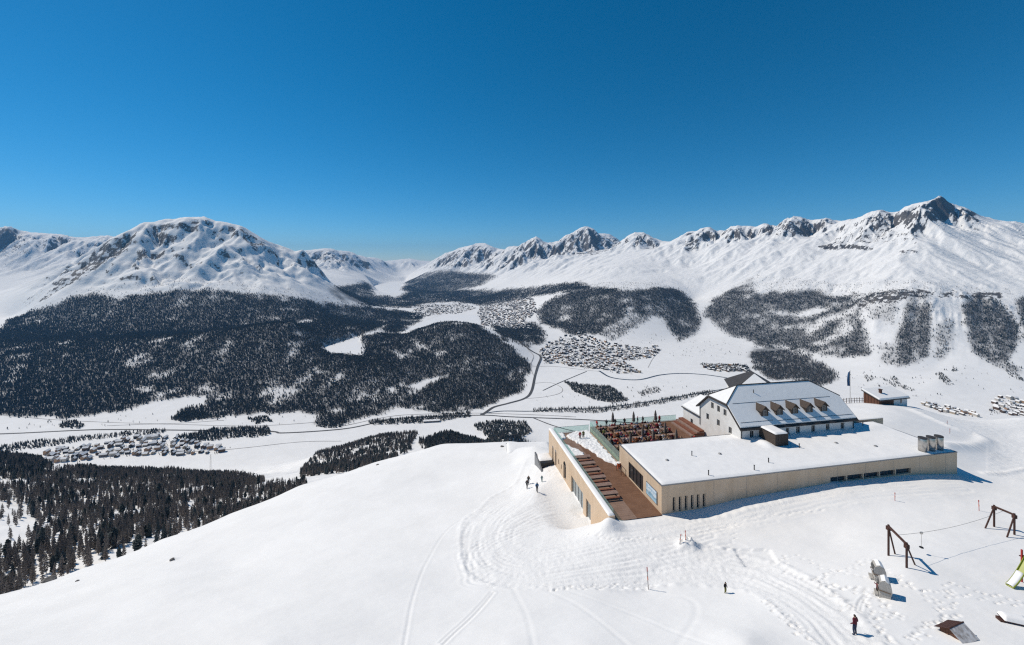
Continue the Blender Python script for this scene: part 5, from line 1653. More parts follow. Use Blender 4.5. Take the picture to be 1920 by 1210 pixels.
# round heads over the arched openings
for y0, y1, zt_ in ((18.1, 19.6, -1.6), (24.0, 24.9, -1.7), (26.0, 26.8, -1.7)):
    p = MB()
    n, r = 10, (y1 - y0) / 2
    c = (y0 + y1) / 2 + 0.6
    vs = [(-0.004, c + r * math.cos(math.pi * i / n), zt_ + r * math.sin(math.pi * i / n)) for i in range(n + 1)]
    p.poly(vs[::-1])
    p.build('arch_head', M_GLASSD, par)
snow_sheet('snow_cap', -0.06, 0.9, 0.1, PL + 0.05, 0.955, 0.24, par, 0.16, 0.05, 0.2, 12)
gb = frame_at('glass_balustrade', -7.3, 0.2, 0)
tag(gb, 'greenish glass railing along the snow topped parapet of the deck', 'railing')
for i in range(19):
    p = MB(); p.box(0, 0.03, i * 1.52, i * 1.52 + 1.5, 0.05, 1.40); p.build('glass_panel', M_GLASS, gb)
p = MB(); p.box(-0.02, 0.05, 0, 28.9, 0.0, 0.049); p.build('foot_rail', M_METAL, gb)
gb2 = frame_at('glass_balustrade', -7.2, 29.25, 0)
tag(gb2, 'glass railing across the far end of the plank deck', 'railing')
for i in range(5):
    p = MB(); p.box(i * 1.56, i * 1.56 + 1.54, 0, 0.03, 0.05, 1.15); p.build('glass_panel', M_GLASS, gb2)
p = MB(); p.box(0, 7.8, -0.02, 0.05, 0.0, 0.049); p.build('foot_rail', M_METAL, gb2)
p = MB(); p.tube((0, 0.015, 1.18), (7.8, 0.015, 1.18), 0.03); p.build('handrail', M_METAL, gb2)
# snow left lying on the deck
def patch(name, poly, h, seed, label):
    e = frame_at(name, 0, 0, 0.012)
    xs, ys = [q[0] for q in poly], [q[1] for q in poly]
    def mk(gx, gy):
        wob = 0.5 * fbm(gx / 0.9, gy / 0.9, 4, seed)
        k = blur(blur(inside(gx + wob, gy + 0.8 * wob, poly).astype(float), 3), 3)
        return smooth01(k, 0.25, 0.8) * (1 + 0.5 * fbm(gx / 0.5, gy / 0.5, 3, seed + 3))
    o = snow_sheet('snow_crust', min(xs) - 0.6, min(max(xs) + 0.6, 0.55), min(ys) - 0.6, max(ys) + 0.6, 0.0, h, e, 0.11, 0.10, 0.05, seed, mask=mk)
    tag(e, label, None, None, 'stuff')
patch('snow_patch', [(-7.0, 17.6), (-4.4, 18.4), (-4.6, 20.5), (-6.0, 22.6), (-7.1, 24.5)], 0.22, 21, 'lumpy snow left beside the deck tables')
patch('snow_patch', [(0.2, 13.8), (-1.2, 15.4), (-1.9, 17.6), (-2.6, 20.5), (-4.2, 24.6), (-5.2, 27.2), (-2.5, 28.9), (0.2, 28.9)], 0.30, 22, 'long wedge of trampled snow along the inner glass railing')
patch('snow_patch', [(-7.1, 25.6), (-5.5, 26.2), (-5.3, 28.9), (-7.1, 28.9)], 0.25, 23, 'small snow heap in the far corner of the deck')
# long tables with benches
def deck_table(x, y, label):
    o = frame_at('picnic_table', x, y, 0.01)
    tag(o, label, 'table', 'tables on the plank deck')
    for k in range(4):
        p = MB(); p.box(-1.45, 1.45, -0.44 + 0.22 * k, -0.44 + 0.22 * k + 0.205, 0.70, 0.755); p.build('top_plank', M_WOOD, o)
    for s in (-1, 1):
        p = MB(); p.box(-1.45, 1.45, s * 0.86 - 0.17, s * 0.86 + 0.17, 0.42, 0.47); p.build('bench', M_WOODR, o)
    for sx in (-1.1, 1.1):
        p = MB()
        p.box(sx - 0.05, sx + 0.05, -0.80, 0.80, 0.34, 0.418)
        for s in (-1, 1):
            p.tube((sx, s * 0.62, 0.0), (sx, s * 0.22, 0.70), 0.05, 0.05, 6)
        p.build('leg', M_DKWOOD, o)
for i, y in enumerate((5.2, 7.55, 9.9, 12.25, 14.6, 17.0)):
    deck_table(-5.75 + 0.06 * i, y, ['nearest', 'second', 'third', 'fourth', 'fifth', 'farthest'][i] + ' long wooden table with benches on the deck, counted from the open end')
# ------------------------------------------------------------------ upper terrace with guests
ter = frame_at('guest_terrace', 0, 0, 0)
tag(ter, 'raised plank terrace crowded with guests behind the hall', 'terrace')
TZ = 0.8
p = MB(); p.box(0.75, 21.9, HW + 0.15, 29.0, -2.5, TZ - 0.06); p.build('substructure', M_CONC, ter)
p = MB()
for i in range(int(15.4 / 0.205)):
    y = HW + 0.16 + i * 0.205
    p.box(0.76, 21.88, y, y + 0.185, TZ - 0.058, TZ + random.uniform(-0.004, 0.006))
o = p.build('boards', M_DECK, ter); o['kind'] = 'stuff'
gb3 = frame_at('glass_balustrade', 0.68, HW + 0.2, 0)
tag(gb3, 'tall greenish glass screen between plank deck and guest terrace', 'railing')
for i in range(10):
    p = MB(); p.box(0, 0.04, i * 1.53, i * 1.53 + 1.51, 0.05, 1.95); p.build('glass_panel', M_GLASS, gb3)
p = MB(); p.box(-0.03, 0.07, 0, 15.3, 0.0, 0.049); p.build('foot_rail', M_METAL, gb3)
gb4 = frame_at('glass_balustrade', 0.8, 29.05, TZ)
tag(gb4, 'glass railing along the valley side of the guest terrace', 'railing')
for i in range(13):
    p = MB(); p.box(i * 1.56, i * 1.56 + 1.54, 0, 0.03, 0.05, 1.1); p.build('glass_panel', M_GLASS, gb4)
p = MB(); p.tube((0, 0.015, 1.13), (20.3, 0.015, 1.13), 0.03); p.build('handrail', M_METAL, gb4)
p = MB(); p.box(0, 20.3, -0.02, 0.05, 0.0, 0.049); p.build('foot_rail', M_METAL, gb4)
st = frame_at('wooden_steps', 18.9, 20.4, TZ)
tag(st, 'orange brown wooden seating steps beside the white annex', 'steps')
for k in range(4):
    p = MB(); p.box(k * 0.62, 2.9, 0, 7.2, k * 0.28 + 0.003, k * 0.28 + 0.28); p.build('step', M_WOODR if k % 2 else M_WOOD, st)

# ------------------------------------------------------------------ funicular shelter at the rim, left of the deck
_q = at(952, 864, 97.0)
sh = empty('station_shelter', (_q.x, _q.y, _q.z), math.radians(3))
tag(sh, 'low snow roofed station shelter at the rim left of the deck', 'building')
p = MB(); p.box(0, 10.6, 0, 6, -4, 1.25); p.build('wall', M_METAL, sh)  # shade band under the roof edge put into the wall's dark grey
p = MB(); p.box(-0.2, 10.8, -0.3, 6.3, 1.253, 1.38); p.build('roof_slab', M_METAL, sh)
snow_sheet('roof_snow', -0.15, 10.75, -0.25, 6.25, 1.38, 0.45, sh, 0.4, 0.15, 0.6, 14)
po = frame_at('tunnel_portal', -11.3, 24.0, -5.6)
tag(po, 'dark open passage mouth at the foot of the tan wall', 'entrance')
p = MB()
p.faces([(0, 0, -1), (0.3, 0, -1), (0.3, 5.5, -1), (0, 5.5, -1), (0, 0, 0.7), (0.3, 0, 0.7), (0.3, 5.5, 1.9), (0, 5.5, 1.9)], [(3, 2, 1, 0), (4, 5, 6, 7), (0, 1, 5, 4), (1, 2, 6, 5), (2, 3, 7, 6), (3, 0, 4, 7)])
p.build('side_wall', M_METAL, po)
p = MB(); p.box(0.302, 3.0, 1.4, 5.5, -1, 1.5); p.build('passage', M_BLACK, po)  # solid black box stands in for the shade inside the opening
snow_sheet('roof_snow', 0.25, 3.0, 2.3, 5.6, 1.5, 0.25, po, 0.25, 0.08, 0.9, 15)
# ------------------------------------------------------------------ hut, fence and flag behind the hotel
HB = at(1648, 759.5, 104.0)
hut = empty('wooden_hut', (HB.x, HB.y, HB.z - 0.3), math.radians(13))
tag(hut, 'low brown hut with thick snow roof right of the hotel', 'hut')
p = MB()
p.poly([(0, 0, -1), (5.0, 0, -1), (5.0, 0, 1.45), (0, 0, 1.45)])
p.poly([(0, 0, -1), (0, 0, 1.45), (0, 3.7, 2.65), (0, 3.7, -1)])
p.poly([(9.6, 0, -1), (9.6, 3.7, -1), (9.6, 3.7, 2.65), (9.6, 0, 1.45)])
p.build('timber_wall', M_HUTW, hut)
p = MB(); p.box(5.003, 9.6, 0.0, 0.3, -1, 1.44); p.build('plaster_wall', M_WHITE, hut)
p = MB(); p.box(7.2, 7.75, -0.04, -0.002, 0.25, 1.1); p.build('window', M_GLASSD, hut)
p = MB(); p.box(0.9, 4.2, -0.04, -0.002, 0.55, 1.2); p.build('window', M_DKWOOD, hut)
for k in range(5):
    y = 0.4 + k * 0.72
    p = MB(); p.box(-0.05, -0.003, y - 0.04, y + 0.04, -0.8, 1.35 + y * 0.31); p.build('batten', M_DKWOOD, hut)
p = MB()
p.faces([(-0.3, -0.5, 1.36), (9.9, -0.5, 1.36), (9.9, 4.1, 2.80), (-0.3, 4.1, 2.80), (-0.3, -0.5, 1.56), (9.9, -0.5, 1.56), (9.9, 4.1, 3.0), (-0.3, 4.1, 3.0)], [(3, 2, 1, 0), (4, 5, 6, 7), (0, 1, 5, 4), (1, 2, 6, 5), (2, 3, 7, 6), (3, 0, 4, 7)])
hr = p.build('roof', M_DARKR, hut)
p = MB()
p.faces([(-0.2, -0.4, 1.585), (9.8, -0.4, 1.585), (9.8, 4.0, 3.0), (-0.2, 4.0, 3.0), (-0.2, -0.4, 2.02), (9.8, -0.4, 2.02), (9.8, 4.0, 3.4), (-0.2, 4.0, 3.4)], [(4, 5, 6, 7), (0, 1, 5, 4), (1, 2, 6, 5), (2, 3, 7, 6), (3, 0, 4, 7)])
p.build('roof_snow', M_SNOWT, hr, bevel=0.15)
p = MB(); p.box(2.6, 3.1, 1.4, 1.9, 1.9, 3.5); p.box(2.5, 3.2, 1.3, 2.0, 3.503, 3.65); p.build('chimney', M_DKWOOD, hr)
fb_ = at(1594, 757, 106.0)
flag = empty('flag_pole', (fb_.x, fb_.y, ground_z(fb_.x, fb_.y)))
tag(flag, 'slim pole with a limp blue flag behind the hotel', 'flag')
p = MB(); p.tube((0, 0, -0.5), (0, 0, 8.6), 0.07, 0.04); p.build('pole', M_STEEL, flag)
p = MB()
vs, n = [], 12
for k in range(n + 1):
    t = k / n
    w = 0.35 + 0.95 * t
    for j in range(6):
        s = j / 5
        vs.append((-0.06 - w * s * (0.9 - 0.35 * t), 0.16 * math.sin(s * 7 + t * 3) * (0.3 + s), 8.4 - 3.9 * t - 0.3 * s * (1 - t)))
p.faces(vs, [(k * 6 + j, k * 6 + j + 1, (k + 1) * 6 + j + 1, (k + 1) * 6 + j) for k in range(n) for j in range(5)])
o = p.build('cloth', mat('blue_flag_cloth', (0.02, 0.075, 0.17), 0.8), flag, smooth=True)
md = o.modifiers.new('thick', 'SOLIDIFY'); md.thickness = 0.015
fence = empty('wooden_fence', (0, 0, 0))
a, b = at(1572, 753, 104.0), at(1621, 752, 110.0)
fence.location = (a.x, a.y, ground_z(a.x, a.y))
tag(fence, 'dark wooden post and rail fence beside the brown hut', 'fence')
N_ = 11
pts = []
for k in range(N_):
    t = k / (N_ - 1)
    x, y = a.x + (b.x - a.x) * t, a.y + (b.y - a.y) * t
    z = ground_z(x, y)
    pts.append(Vector((x, y, z)) - fence.location)
    p = MB(); p.tube(pts[-1] + Vector((0, 0, -0.4)), pts[-1] + Vector((random.uniform(-0.05, 0.05), 0, 1.35)), 0.07, 0.06, 7); p.build('post', M_DKWOOD, fence)
for hgt in (0.55, 1.1):
    for q, r in zip(pts[:-1], pts[1:]):
        p = MB(); p.tube(q + Vector((0, 0, hgt)), r + Vector((0, 0, hgt)), 0.045, 0.045, 6); p.build('rail', M_DKWOOD, fence)

# ------------------------------------------------------------------ marker poles
M_ORANGE = mat('orange_paint', (0.62, 0.14, 0.05), 0.6)
M_PALEWD = mat('pale_pole', (0.45, 0.36, 0.28), 0.7)
M_REDP = mat('red_paint', (0.42, 0.035, 0.03), 0.6)
def marker(px, py, top, label, lean=0.0, m2=None):
    g = ground_hit(px, py)
    h = (py - top) / FPX * g.y
    o = empty('marker_pole', g)
    tag(o, label, 'pole')
    L = lean * h
    p = MB(); p.tube((0, 0, -0.3), (L, 0, h), 0.035, 0.03, 7); p.build('rod', M_DKWOOD if m2 is None else m2, o)
    p = MB(); p.tube((L * 0.42, 0, h * 0.42), (L * 0.58, 0, h * 0.58), 0.05, 0.05, 7); p.build('band', M_ORANGE, o)
    p = MB(); p.tube((L * 0.82, 0, h * 0.82), (L, 0, h * 1.0), 0.052, 0.052, 7); p.build('tip_band', M_REDP, o)
marker(1216, 1105, 1064, 'dark snow pole with orange bands alone on the groomed snow', -0.07)
marker(1274, 1021, 1002, 'short leaning snow pole left of the small snow pile', 0.15)
marker(1285, 1012, 995, 'thin orange pole behind the small snow pile', 0.0, M_ORANGE)
marker(1678, 939, 924, 'thin red pole in front of the hall strip windows', 0.0, M_REDP)
marker(1836, 958, 938, 'thin red pole left of the far play frame', -0.05, M_REDP)
marker(1776, 796, 789, 'short dark pole on the bank right of the hall', 0.0)
marker(1781, 814, 804, 'short dark pole above the steel chimneys', 0.0)

# ------------------------------------------------------------------ playground
def play_frame(name, label, A, B, braceA, braceB, h):
    """two posts, two raking struts and a heavy beam"""
    a, b = ground_hit(*A), ground_hit(*B)
    o = empty(name, a)
    tag(o, label, 'play frame')
    ra, rb = Vector((0, 0, 0)), b - a
    top = max(a.z + h, b.z + h) - a.z
    ta, tb = ra + Vector((0, 0, top)), Vector((rb.x, rb.y, top))
    for q, t in ((ra, ta), (rb, tb)):
        p = MB(); p.tube(q + Vector((0, 0, -0.3)), t + Vector((0, 0, 0.18)), 0.10, 0.10, 8); p.build('post', M_DKWOOD, o)
        p = MB(); p.box(-0.17, 0.17, -0.17, 0.17, -0.42, 0.0, M=Matrix.Translation(t)); p.build('bracket', M_DKWOOD, o)
    for q, t in ((braceA, ta), (braceB, tb)):
        g = ground_hit(*q) - a
        p = MB(); p.tube(g + Vector((0, 0, -0.2)), t + Vector((0, 0, -0.1)), 0.08, 0.08, 8); p.build('strut', M_DKWOOD, o)
    p = MB(); p.tube(ta + Vector((0, 0, 0.0)), tb, 0.13, 0.13, 10); p.build('beam', M_DKWOOD, o)
    return a + ta, a + tb
A1, B1 = play_frame('cable_ride_tower', 'nearer dark timber frame of the cable ride', (1666, 1042), (1700, 1065), (1679, 1039), (1717, 1059), 2.5)
A2, B2 = play_frame('cable_ride_tower', 'farther dark timber frame of the cable ride', (1864, 988), (1902, 1003), (1846, 991), (1887, 1008), 2.5)
m1, m2_ = (A1 + B1) / 2, (A2 + B2) / 2
cable = empty('cable_ride', m1)
tag(cable, 'thin sagging cable with a hanging disc seat between the timber frames', 'cable ride')
p = MB()
def cab(t):
    q = m1.lerp(m2_, t) - m1
    return q + Vector((0, 0, -0.55 * 4 * t * (1 - t)))
for k in range(16):
    p.tube(cab(k / 16), cab((k + 1) / 16), 0.014, 0.014, 5)
p.build('cable', M_BLACK, cable)
q = cab(0.2)
p = MB(); p.box(-0.14, 0.14, -0.06, 0.06, -0.16, 0.06, M=Matrix.Translation(q)); p.build('trolley', M_STEEL, cable)
p = MB(); p.tube(q + Vector((0, 0, -0.15)), q + Vector((0, 0, -1.62)), 0.022, 0.022, 6); p.build('rope', M_STEEL, cable)
p = MB(); p.lathe([(0.20, -0.04), (0.21, 0.0), (0.15, 0.05), (0.03, 0.09)], 14); o = p.build('disc_seat', M_BLACK, cable); o.location = q + Vector((0, 0, -1.66))

M_WICK = mat('grey_wicker', (0.34, 0.32, 0.29), 0.85, (0.48, 0.46, 0.43), 0.02, 18.0)
M_WICKD = mat('brown_wicker_trim', (0.16, 0.12, 0.09), 0.85)
def hooded_chair(px, py, rz, label, s=1.0):
    g = ground_hit(px, py)
    o = empty('hooded_beach_chair', (g.x, g.y, g.z - 0.08), rz)
    o.scale = (s, s, s)
    tag(o, label, 'beach chair', 'hooded beach chairs in the snow')
    p = MB(); p.box(-0.52, 0.52, -0.42, 0.42, 0.0, 0.48); p.build('seat_box', M_WICK, o, bevel=0.03)
    # hood: side profile leaning back over the seat, open to the front
    prof = [(-0.30, 0.48), (-0.42, 0.80), (-0.50, 1.15), (-0.38, 1.52), (-0.05, 1.72), (0.18, 1.70), (0.36, 1.55), (0.48, 1.2), (0.52, 0.80), (0.44, 0.48)]
    for sx in (-1, 1):
        p = MB()
        vs = [(sx * 0.52, y, z) for y, z in prof] + [(sx * 0.46, y, z) for y, z in prof]
        n = len(prof)
        p.faces(vs, [tuple(range(n)), tuple(range(2 * n - 1, n - 1, -1))] + [(i, (i + 1) % n, n + (i + 1) % n, n + i) for i in range(n)])
        p.build('side_panel', M_WICK, o)
    bk = prof[3:]
    p = MB()
    for (y0, z0), (y1, z1) in zip(bk[:-1], bk[1:]):
        p.faces([(-0.459, y0, z0), (0.459, y0, z0), (0.459, y1, z1), (-0.459, y1, z1), (-0.459, y0 - 0.0, z0 - 0.05), (0.459, y0, z0 - 0.05), (0.459, y1 - 0.04, z1 - 0.04), (-0.459, y1 - 0.04, z1 - 0.04)], [(0, 3, 2, 1), (4, 5, 6, 7)])
    p.build('hood', M_WICK, o)
    p = MB()
    for sx in (-1, 1):
        p.box(sx * 0.56 - 0.03, sx * 0.56 + 0.03, -0.48, 0.40, 0.74, 0.81)
    p.box(-0.59, 0.59, -0.52, -0.485, 0.74, 0.81)
    p.build('arm_rail', M_WICKD, o)
    p = MB(); p.box(-0.44, 0.44, -0.40, 0.30, 0.483, 0.58); p.build('cushion', M_FRAME, o, bevel=0.04)
    p = MB(); p.box(-0.42, 0.42, -0.72, -0.45, 0.05, 0.24); p.build('footrest', M_WICK, o, bevel=0.02)
    p = MB()
    p.faces([(-0.5, 0.0, 1.735), (0.5, 0.0, 1.735), (0.5, 0.34, 1.62), (-0.5, 0.34, 1.62), (-0.45, -0.25, 1.66), (0.45, -0.25, 1.66), (-0.5, 0.05, 1.82), (0.5, 0.05, 1.82)], [(4, 5, 7, 6), (6, 7, 2, 3), (0, 6, 3), (1, 2, 7)])
    p.build('snow_cap', M_SNOWT, o)
hooded_chair(1647, 1086, math.radians(-118), 'rear one of two grey hooded beach chairs in the snow')
hooded_chair(1658, 1117, math.radians(-126), 'front one of two grey hooded beach chairs, child beside it')

# slide at the right edge
M_YG = mat('yellow_green_plastic', (0.30, 0.34, 0.03), 0.4, (0.24, 0.28, 0.03), 0, 2.0)
g = ground_hit(1893, 1101)
sl = empty('play_slide', g, math.radians(0))
tag(sl, 'yellow green play slide with snow on its chute and red posts', 'slide')
d0 = Vector((2.5, 0.5, 0))
n = 14
for nm, prof_, mm, off in (('chute', [(-0.30, 0.22), (-0.30, 0.03), (-0.18, 0.0), (0.18, 0.0), (0.30, 0.03), (0.30, 0.22)], M_YG, 0.0), ('snow_filling', [(-0.27, 0.16), (-0.10, 0.21), (0.10, 0.21), (0.27, 0.16)], M_SNOWT, 0.0)):
    p = MB()
    sv = Vector((-d0.y, d0.x, 0)).normalized()
    vs = []
    for k in range(n + 1):
        t = k / n
        c = d0 * t + Vector((0, 0, 0.02 + 2.35 * (t ** 1.35)))
        for w, hh in prof_:
            vs.append(c + sv * w + Vector((0, 0, hh)))
    m = len(prof_)
    lim = n if nm == 'chute' else 8
    p.faces(vs, [(k * m + j, k * m + j + 1, (k + 1) * m + j + 1, (k + 1) * m + j) for k in range(lim) for j in range(m - 1)])
    o = p.build(nm, mm, sl, smooth=True)
    md = o.modifiers.new('thick', 'SOLIDIFY'); md.thickness = 0.04
for w in (-0.45, 0.45):
    for back_ in (0.0, 1.1):
        q = d0 + sv * w + d0.normalized() * back_
        p = MB(); p.tube(q + Vector((0, 0, -0.4)), q + Vector((0, 0, 3.1)), 0.08, 0.08, 8); p.build('post', M_REDP, sl)
p = MB(); q = d0 + d0.normalized() * 0.55; p.box(-0.6, 0.6, -0.6, 0.6, 2.28, 2.36, M=Matrix.Translation(q)); p.build('platform', M_DKWOOD, sl)

# little play house
g = ground_hit(1793, 1190)
ph = empty('play_house', (g.x, g.y, g.z - 0.25), math.radians(-72))
ph.scale = (0.72, 0.72, 0.72)
tag(ph, 'small brown play house half buried with snow streaked plank roof', 'play house')
w2, l2 = 0.95, 1.0
p = MB()
for sx in (-1, 1):
    p.box(sx * w2 - 0.04, sx * w2 + 0.04, -l2, l2, -0.4, 0.75)
p.box(-w2 + 0.041, w2 - 0.041, l2 - 0.08, l2, -0.4, 0.75)
p.build('side_wall', M_HUTW, ph)
for k in range(8):
    x0 = -w2 + 0.041 + k * (2 * w2 - 0.082) / 8
    x1 = x0 + (2 * w2 - 0.082) / 8 - 0.012
    top = 0.75 + 0.62 * (1 - abs((x0 + x1) / 2) / w2)
    z0 = 0.55 if k in (3, 4) else -0.4
    p = MB(); p.box(x0, x1, -l2, -l2 + 0.05, z0, top - 0.04); p.build('board', M_HUTW, ph)
M_SHING = mat('snowy_roof_plank', (0.60, 0.60, 0.61), 0.75, (0.28, 0.255, 0.24), 0.01, 2.2)
sl_ = 0.62 / w2
for sx in (-1, 1):
    for k in range(7):
        y0 = -l2 - 0.35 + k * (2 * l2 + 0.7) / 7
        y1 = y0 + (2 * l2 + 0.7) / 7 - 0.02
        ex = w2 + 0.34 + random.uniform(0, 0.09)
        th = 0.05 + random.uniform(0, 0.02)
        p = MB()
        p.faces([(0, y0, 1.40), (sx * ex, y0, 1.40 - ex * sl_), (sx * ex, y1, 1.40 - ex * sl_), (0, y1, 1.40), (0, y0, 1.40 + th), (sx * ex, y0, 1.40 - ex * sl_ + th), (sx * ex, y1, 1.40 - ex * sl_ + th), (0, y1, 1.40 + th)],
                [(0, 1, 2, 3), (4, 5, 6, 7), (0, 1, 5, 4), (1, 2, 6, 5), (2, 3, 7, 6)])
        p.build('roof_plank', M_SHING if sx == 1 else M_DKWOOD, ph)
p = MB(); p.tube((0, -l2 - 0.38, 1.44), (0, l2 + 0.38, 1.44), 0.07, 0.07, 8); p.build('ridge_pole', M_DKWOOD, ph)
# snow covered bench box at the right edge
g = ground_hit(1898, 1166)
sb = empty('play_table', (g.x, g.y, g.z - 0.1), math.radians(-20))
tag(sb, 'low dark play table under a thick snow slab at the right edge', 'table')
p = MB(); p.box(-0.75, 1.0, -0.45, 0.45, 0.25, 0.36); p.build('top', M_DKWOOD, sb)
for x, y in ((-0.6, -0.35), (0.85, -0.35), (-0.6, 0.35), (0.85, 0.35)):
    p = MB(); p.box(x - 0.06, x + 0.06, y - 0.06, y + 0.06, -0.3, 0.249); p.build('leg', M_DKWOOD, sb)
snow_sheet('snow_slab', -0.78, 1.05, -0.5, 0.5, 0.362, 0.32, sb, 0.1, 0.06, 0.25, 31)
p = MB(); p.box(-1.05, -0.78, -0.5, 0.1, 0.05, 0.3); p.build('seat', M_DKWOOD, sb)

# ------------------------------------------------------------------ rocks that show through the snow
def rock(px, py, r, label, seed):
    g = ground_hit(px, py)
    bm = bmesh.new()
    bmesh.ops.create_icosphere(bm, subdivisions=3, radius=1.0)
    rr = random.Random(seed)
    ax = [Vector((rr.uniform(-1, 1), rr.uniform(-1, 1), rr.uniform(-1, 1))).normalized() for _ in range(9)]
    for v in bm.verts:
        q = v.co.normalized()
        s = 1.0
        for a_ in ax:
            s = min(s, 0.72 / max(q.dot(a_), 0.3))
        v.co = Vector((q.x * 1.2, q.y, q.z * 0.7)) * r * s
    me = bpy.data.meshes.new('rock'); bm.to_mesh(me); bm.free()
    o = link('rock', me, None, [M_STONE], g + Vector((0, 0, 0.05)))
    tag(o, label, 'rock')
rock(93, 1088, 0.85, 'grey rock at the left end of the snow rim', 1)
rock(323, 1050, 0.34, 'lone small rock in the smooth left snowfield', 2)
rock(708, 872, 0.35, 'small dark rock on the snow rim before the larches', 3)
rock(942, 838, 0.45, 'small rock on the rim left of the station shelter', 4)
rock(145, 1090, 0.25, 'tiny rock just right of the larger rim rock', 5)

# ------------------------------------------------------------------ people
SKIN = mat('skin', (0.50, 0.30, 0.21), 0.6)
HAIR = [mat('dark_hair', (0.02, 0.015, 0.012), 0.7), mat('brown_hair', (0.09, 0.05, 0.03), 0.7), mat('wool_hat', (0.30, 0.05, 0.05), 0.9), mat('grey_hat', (0.2, 0.2, 0.21), 0.9), mat('fair_hair', (0.30, 0.2, 0.1), 0.7)]
CLO = {k: mat(k + '_cloth', c, 0.85, tuple(min(1, q * 1.25) for q in c), 0.0, 6.0) for k, c in
       {'red': (0.42, 0.025, 0.03), 'black': (0.015, 0.015, 0.018), 'blue': (0.05, 0.22, 0.42), 'navy': (0.018, 0.028, 0.06), 'white': (0.62, 0.60, 0.57), 'beige': (0.40, 0.30, 0.20), 'olive': (0.13, 0.13, 0.035),
        'grey': (0.17, 0.17, 0.18), 'wine': (0.09, 0.012, 0.022), 'teal': (0.03, 0.12, 0.13), 'orange': (0.5, 0.13, 0.03), 'pink': (0.5, 0.16, 0.2)}.items()}
def person_mesh(name, J, scale=1.0):
    """one continuous skinned body from a posed skeleton; faces take the cloth of the nearest bone.
    slots: 0 skin, 1 jacket, 2 trousers, 3 hair, 4 boots"""
    names = list(J)
    E = [('pelvis', 'belly'), ('belly', 'chest'), ('chest', 'neck'), ('neck', 'head'), ('head', 'crown')]
    for s in 'lr':
        E += [('chest', 'sh' + s), ('sh' + s, 'el' + s), ('el' + s, 'ha' + s), ('ha' + s, 'fi' + s), ('pelvis', 'hip' + s), ('hip' + s, 'kn' + s), ('kn' + s, 'an' + s), ('an' + s, 'to' + s)]
    R = {'pelvis': (0.15, 0.12), 'belly': (0.155, 0.125), 'chest': (0.175, 0.13), 'neck': (0.065, 0.065), 'head': (0.098, 0.112), 'crown': (0.075, 0.085), 'sh': (0.085, 0.085), 'el': (0.062, 0.062), 'ha': (0.042, 0.042), 'fi': (0.030, 0.022),
         'hip': (0.105, 0.11), 'kn': (0.075, 0.075), 'an': (0.058, 0.06), 'to': (0.048, 0.038)}
    me = bpy.data.meshes.new(name + '_bones')
    me.from_pydata([Vector(J[k]) for k in names], [(names.index(a), names.index(b)) for a, b in E], [])
    ob = bpy.data.objects.new(name + '_bones', me)
    COL.objects.link(ob)
    sk = ob.modifiers.new('skin', 'SKIN')
    ob.modifiers.new('sub', 'SUBSURF').levels = 1
    lay = me.skin_vertices[0].data
    for i, k in enumerate(names):
        key = k if k in R else k[:-1]
        lay[i].radius = R[key]
        lay[i].use_root = (k == 'pelvis')
    bpy.context.view_layer.update()
    dg = bpy.context.evaluated_depsgraph_get()
    out = bpy.data.meshes.new_from_object(ob.evaluated_get(dg))
    bpy.data.objects.remove(ob); bpy.data.meshes.remove(me)
    out.name = name
    seg = []
    for a, b in E:
        ka = b if b in R else b[:-1]
        mi = {'belly': 1, 'chest': 1, 'neck': 0, 'head': 0, 'crown': 3, 'sh': 1, 'el': 1, 'ha': 1, 'fi': 0, 'hip': 2, 'kn': 2, 'an': 2, 'to': 4}[ka]
        seg.append((np.array(J[a]), np.array(J[b]), mi))
    c = np.array([p_.center[:] for p_ in out.polygons])
    best, mi = np.full(len(c), 9.0), np.zeros(len(c), int)
    for A_, B_, m_ in seg:
        d_ = B_ - A_
        t = np.clip(((c - A_) @ d_) / (d_ @ d_), 0, 1)
        q = np.linalg.norm(c - A_ - t[:, None] * d_, axis=1) - (0.07 if m_ in (1, 2) else 0.03)
        k = q < best
        best = np.where(k, q, best); mi = np.where(k, m_, mi)
    hd, cr = np.array(J['head']), np.array(J['crown'])
    backside = (np.linalg.norm(c - hd, axis=1) < 0.2) & ((c[:, 1] > hd[1] + 0.02) | (c[:, 2] > hd[2] + 0.07))
    mi[backside & (c[:, 2] > hd[2] - 0.06)] = 3
    for m_ in (SKIN, CLO['red'], CLO['black'], HAIR[0], CLO['black']):
        out.materials.append(m_)
    out.polygons.foreach_set('material_index', mi.astype(np.int32))
    out.polygons.foreach_set('use_smooth', [True] * len(out.polygons))
    out.update()
    return out
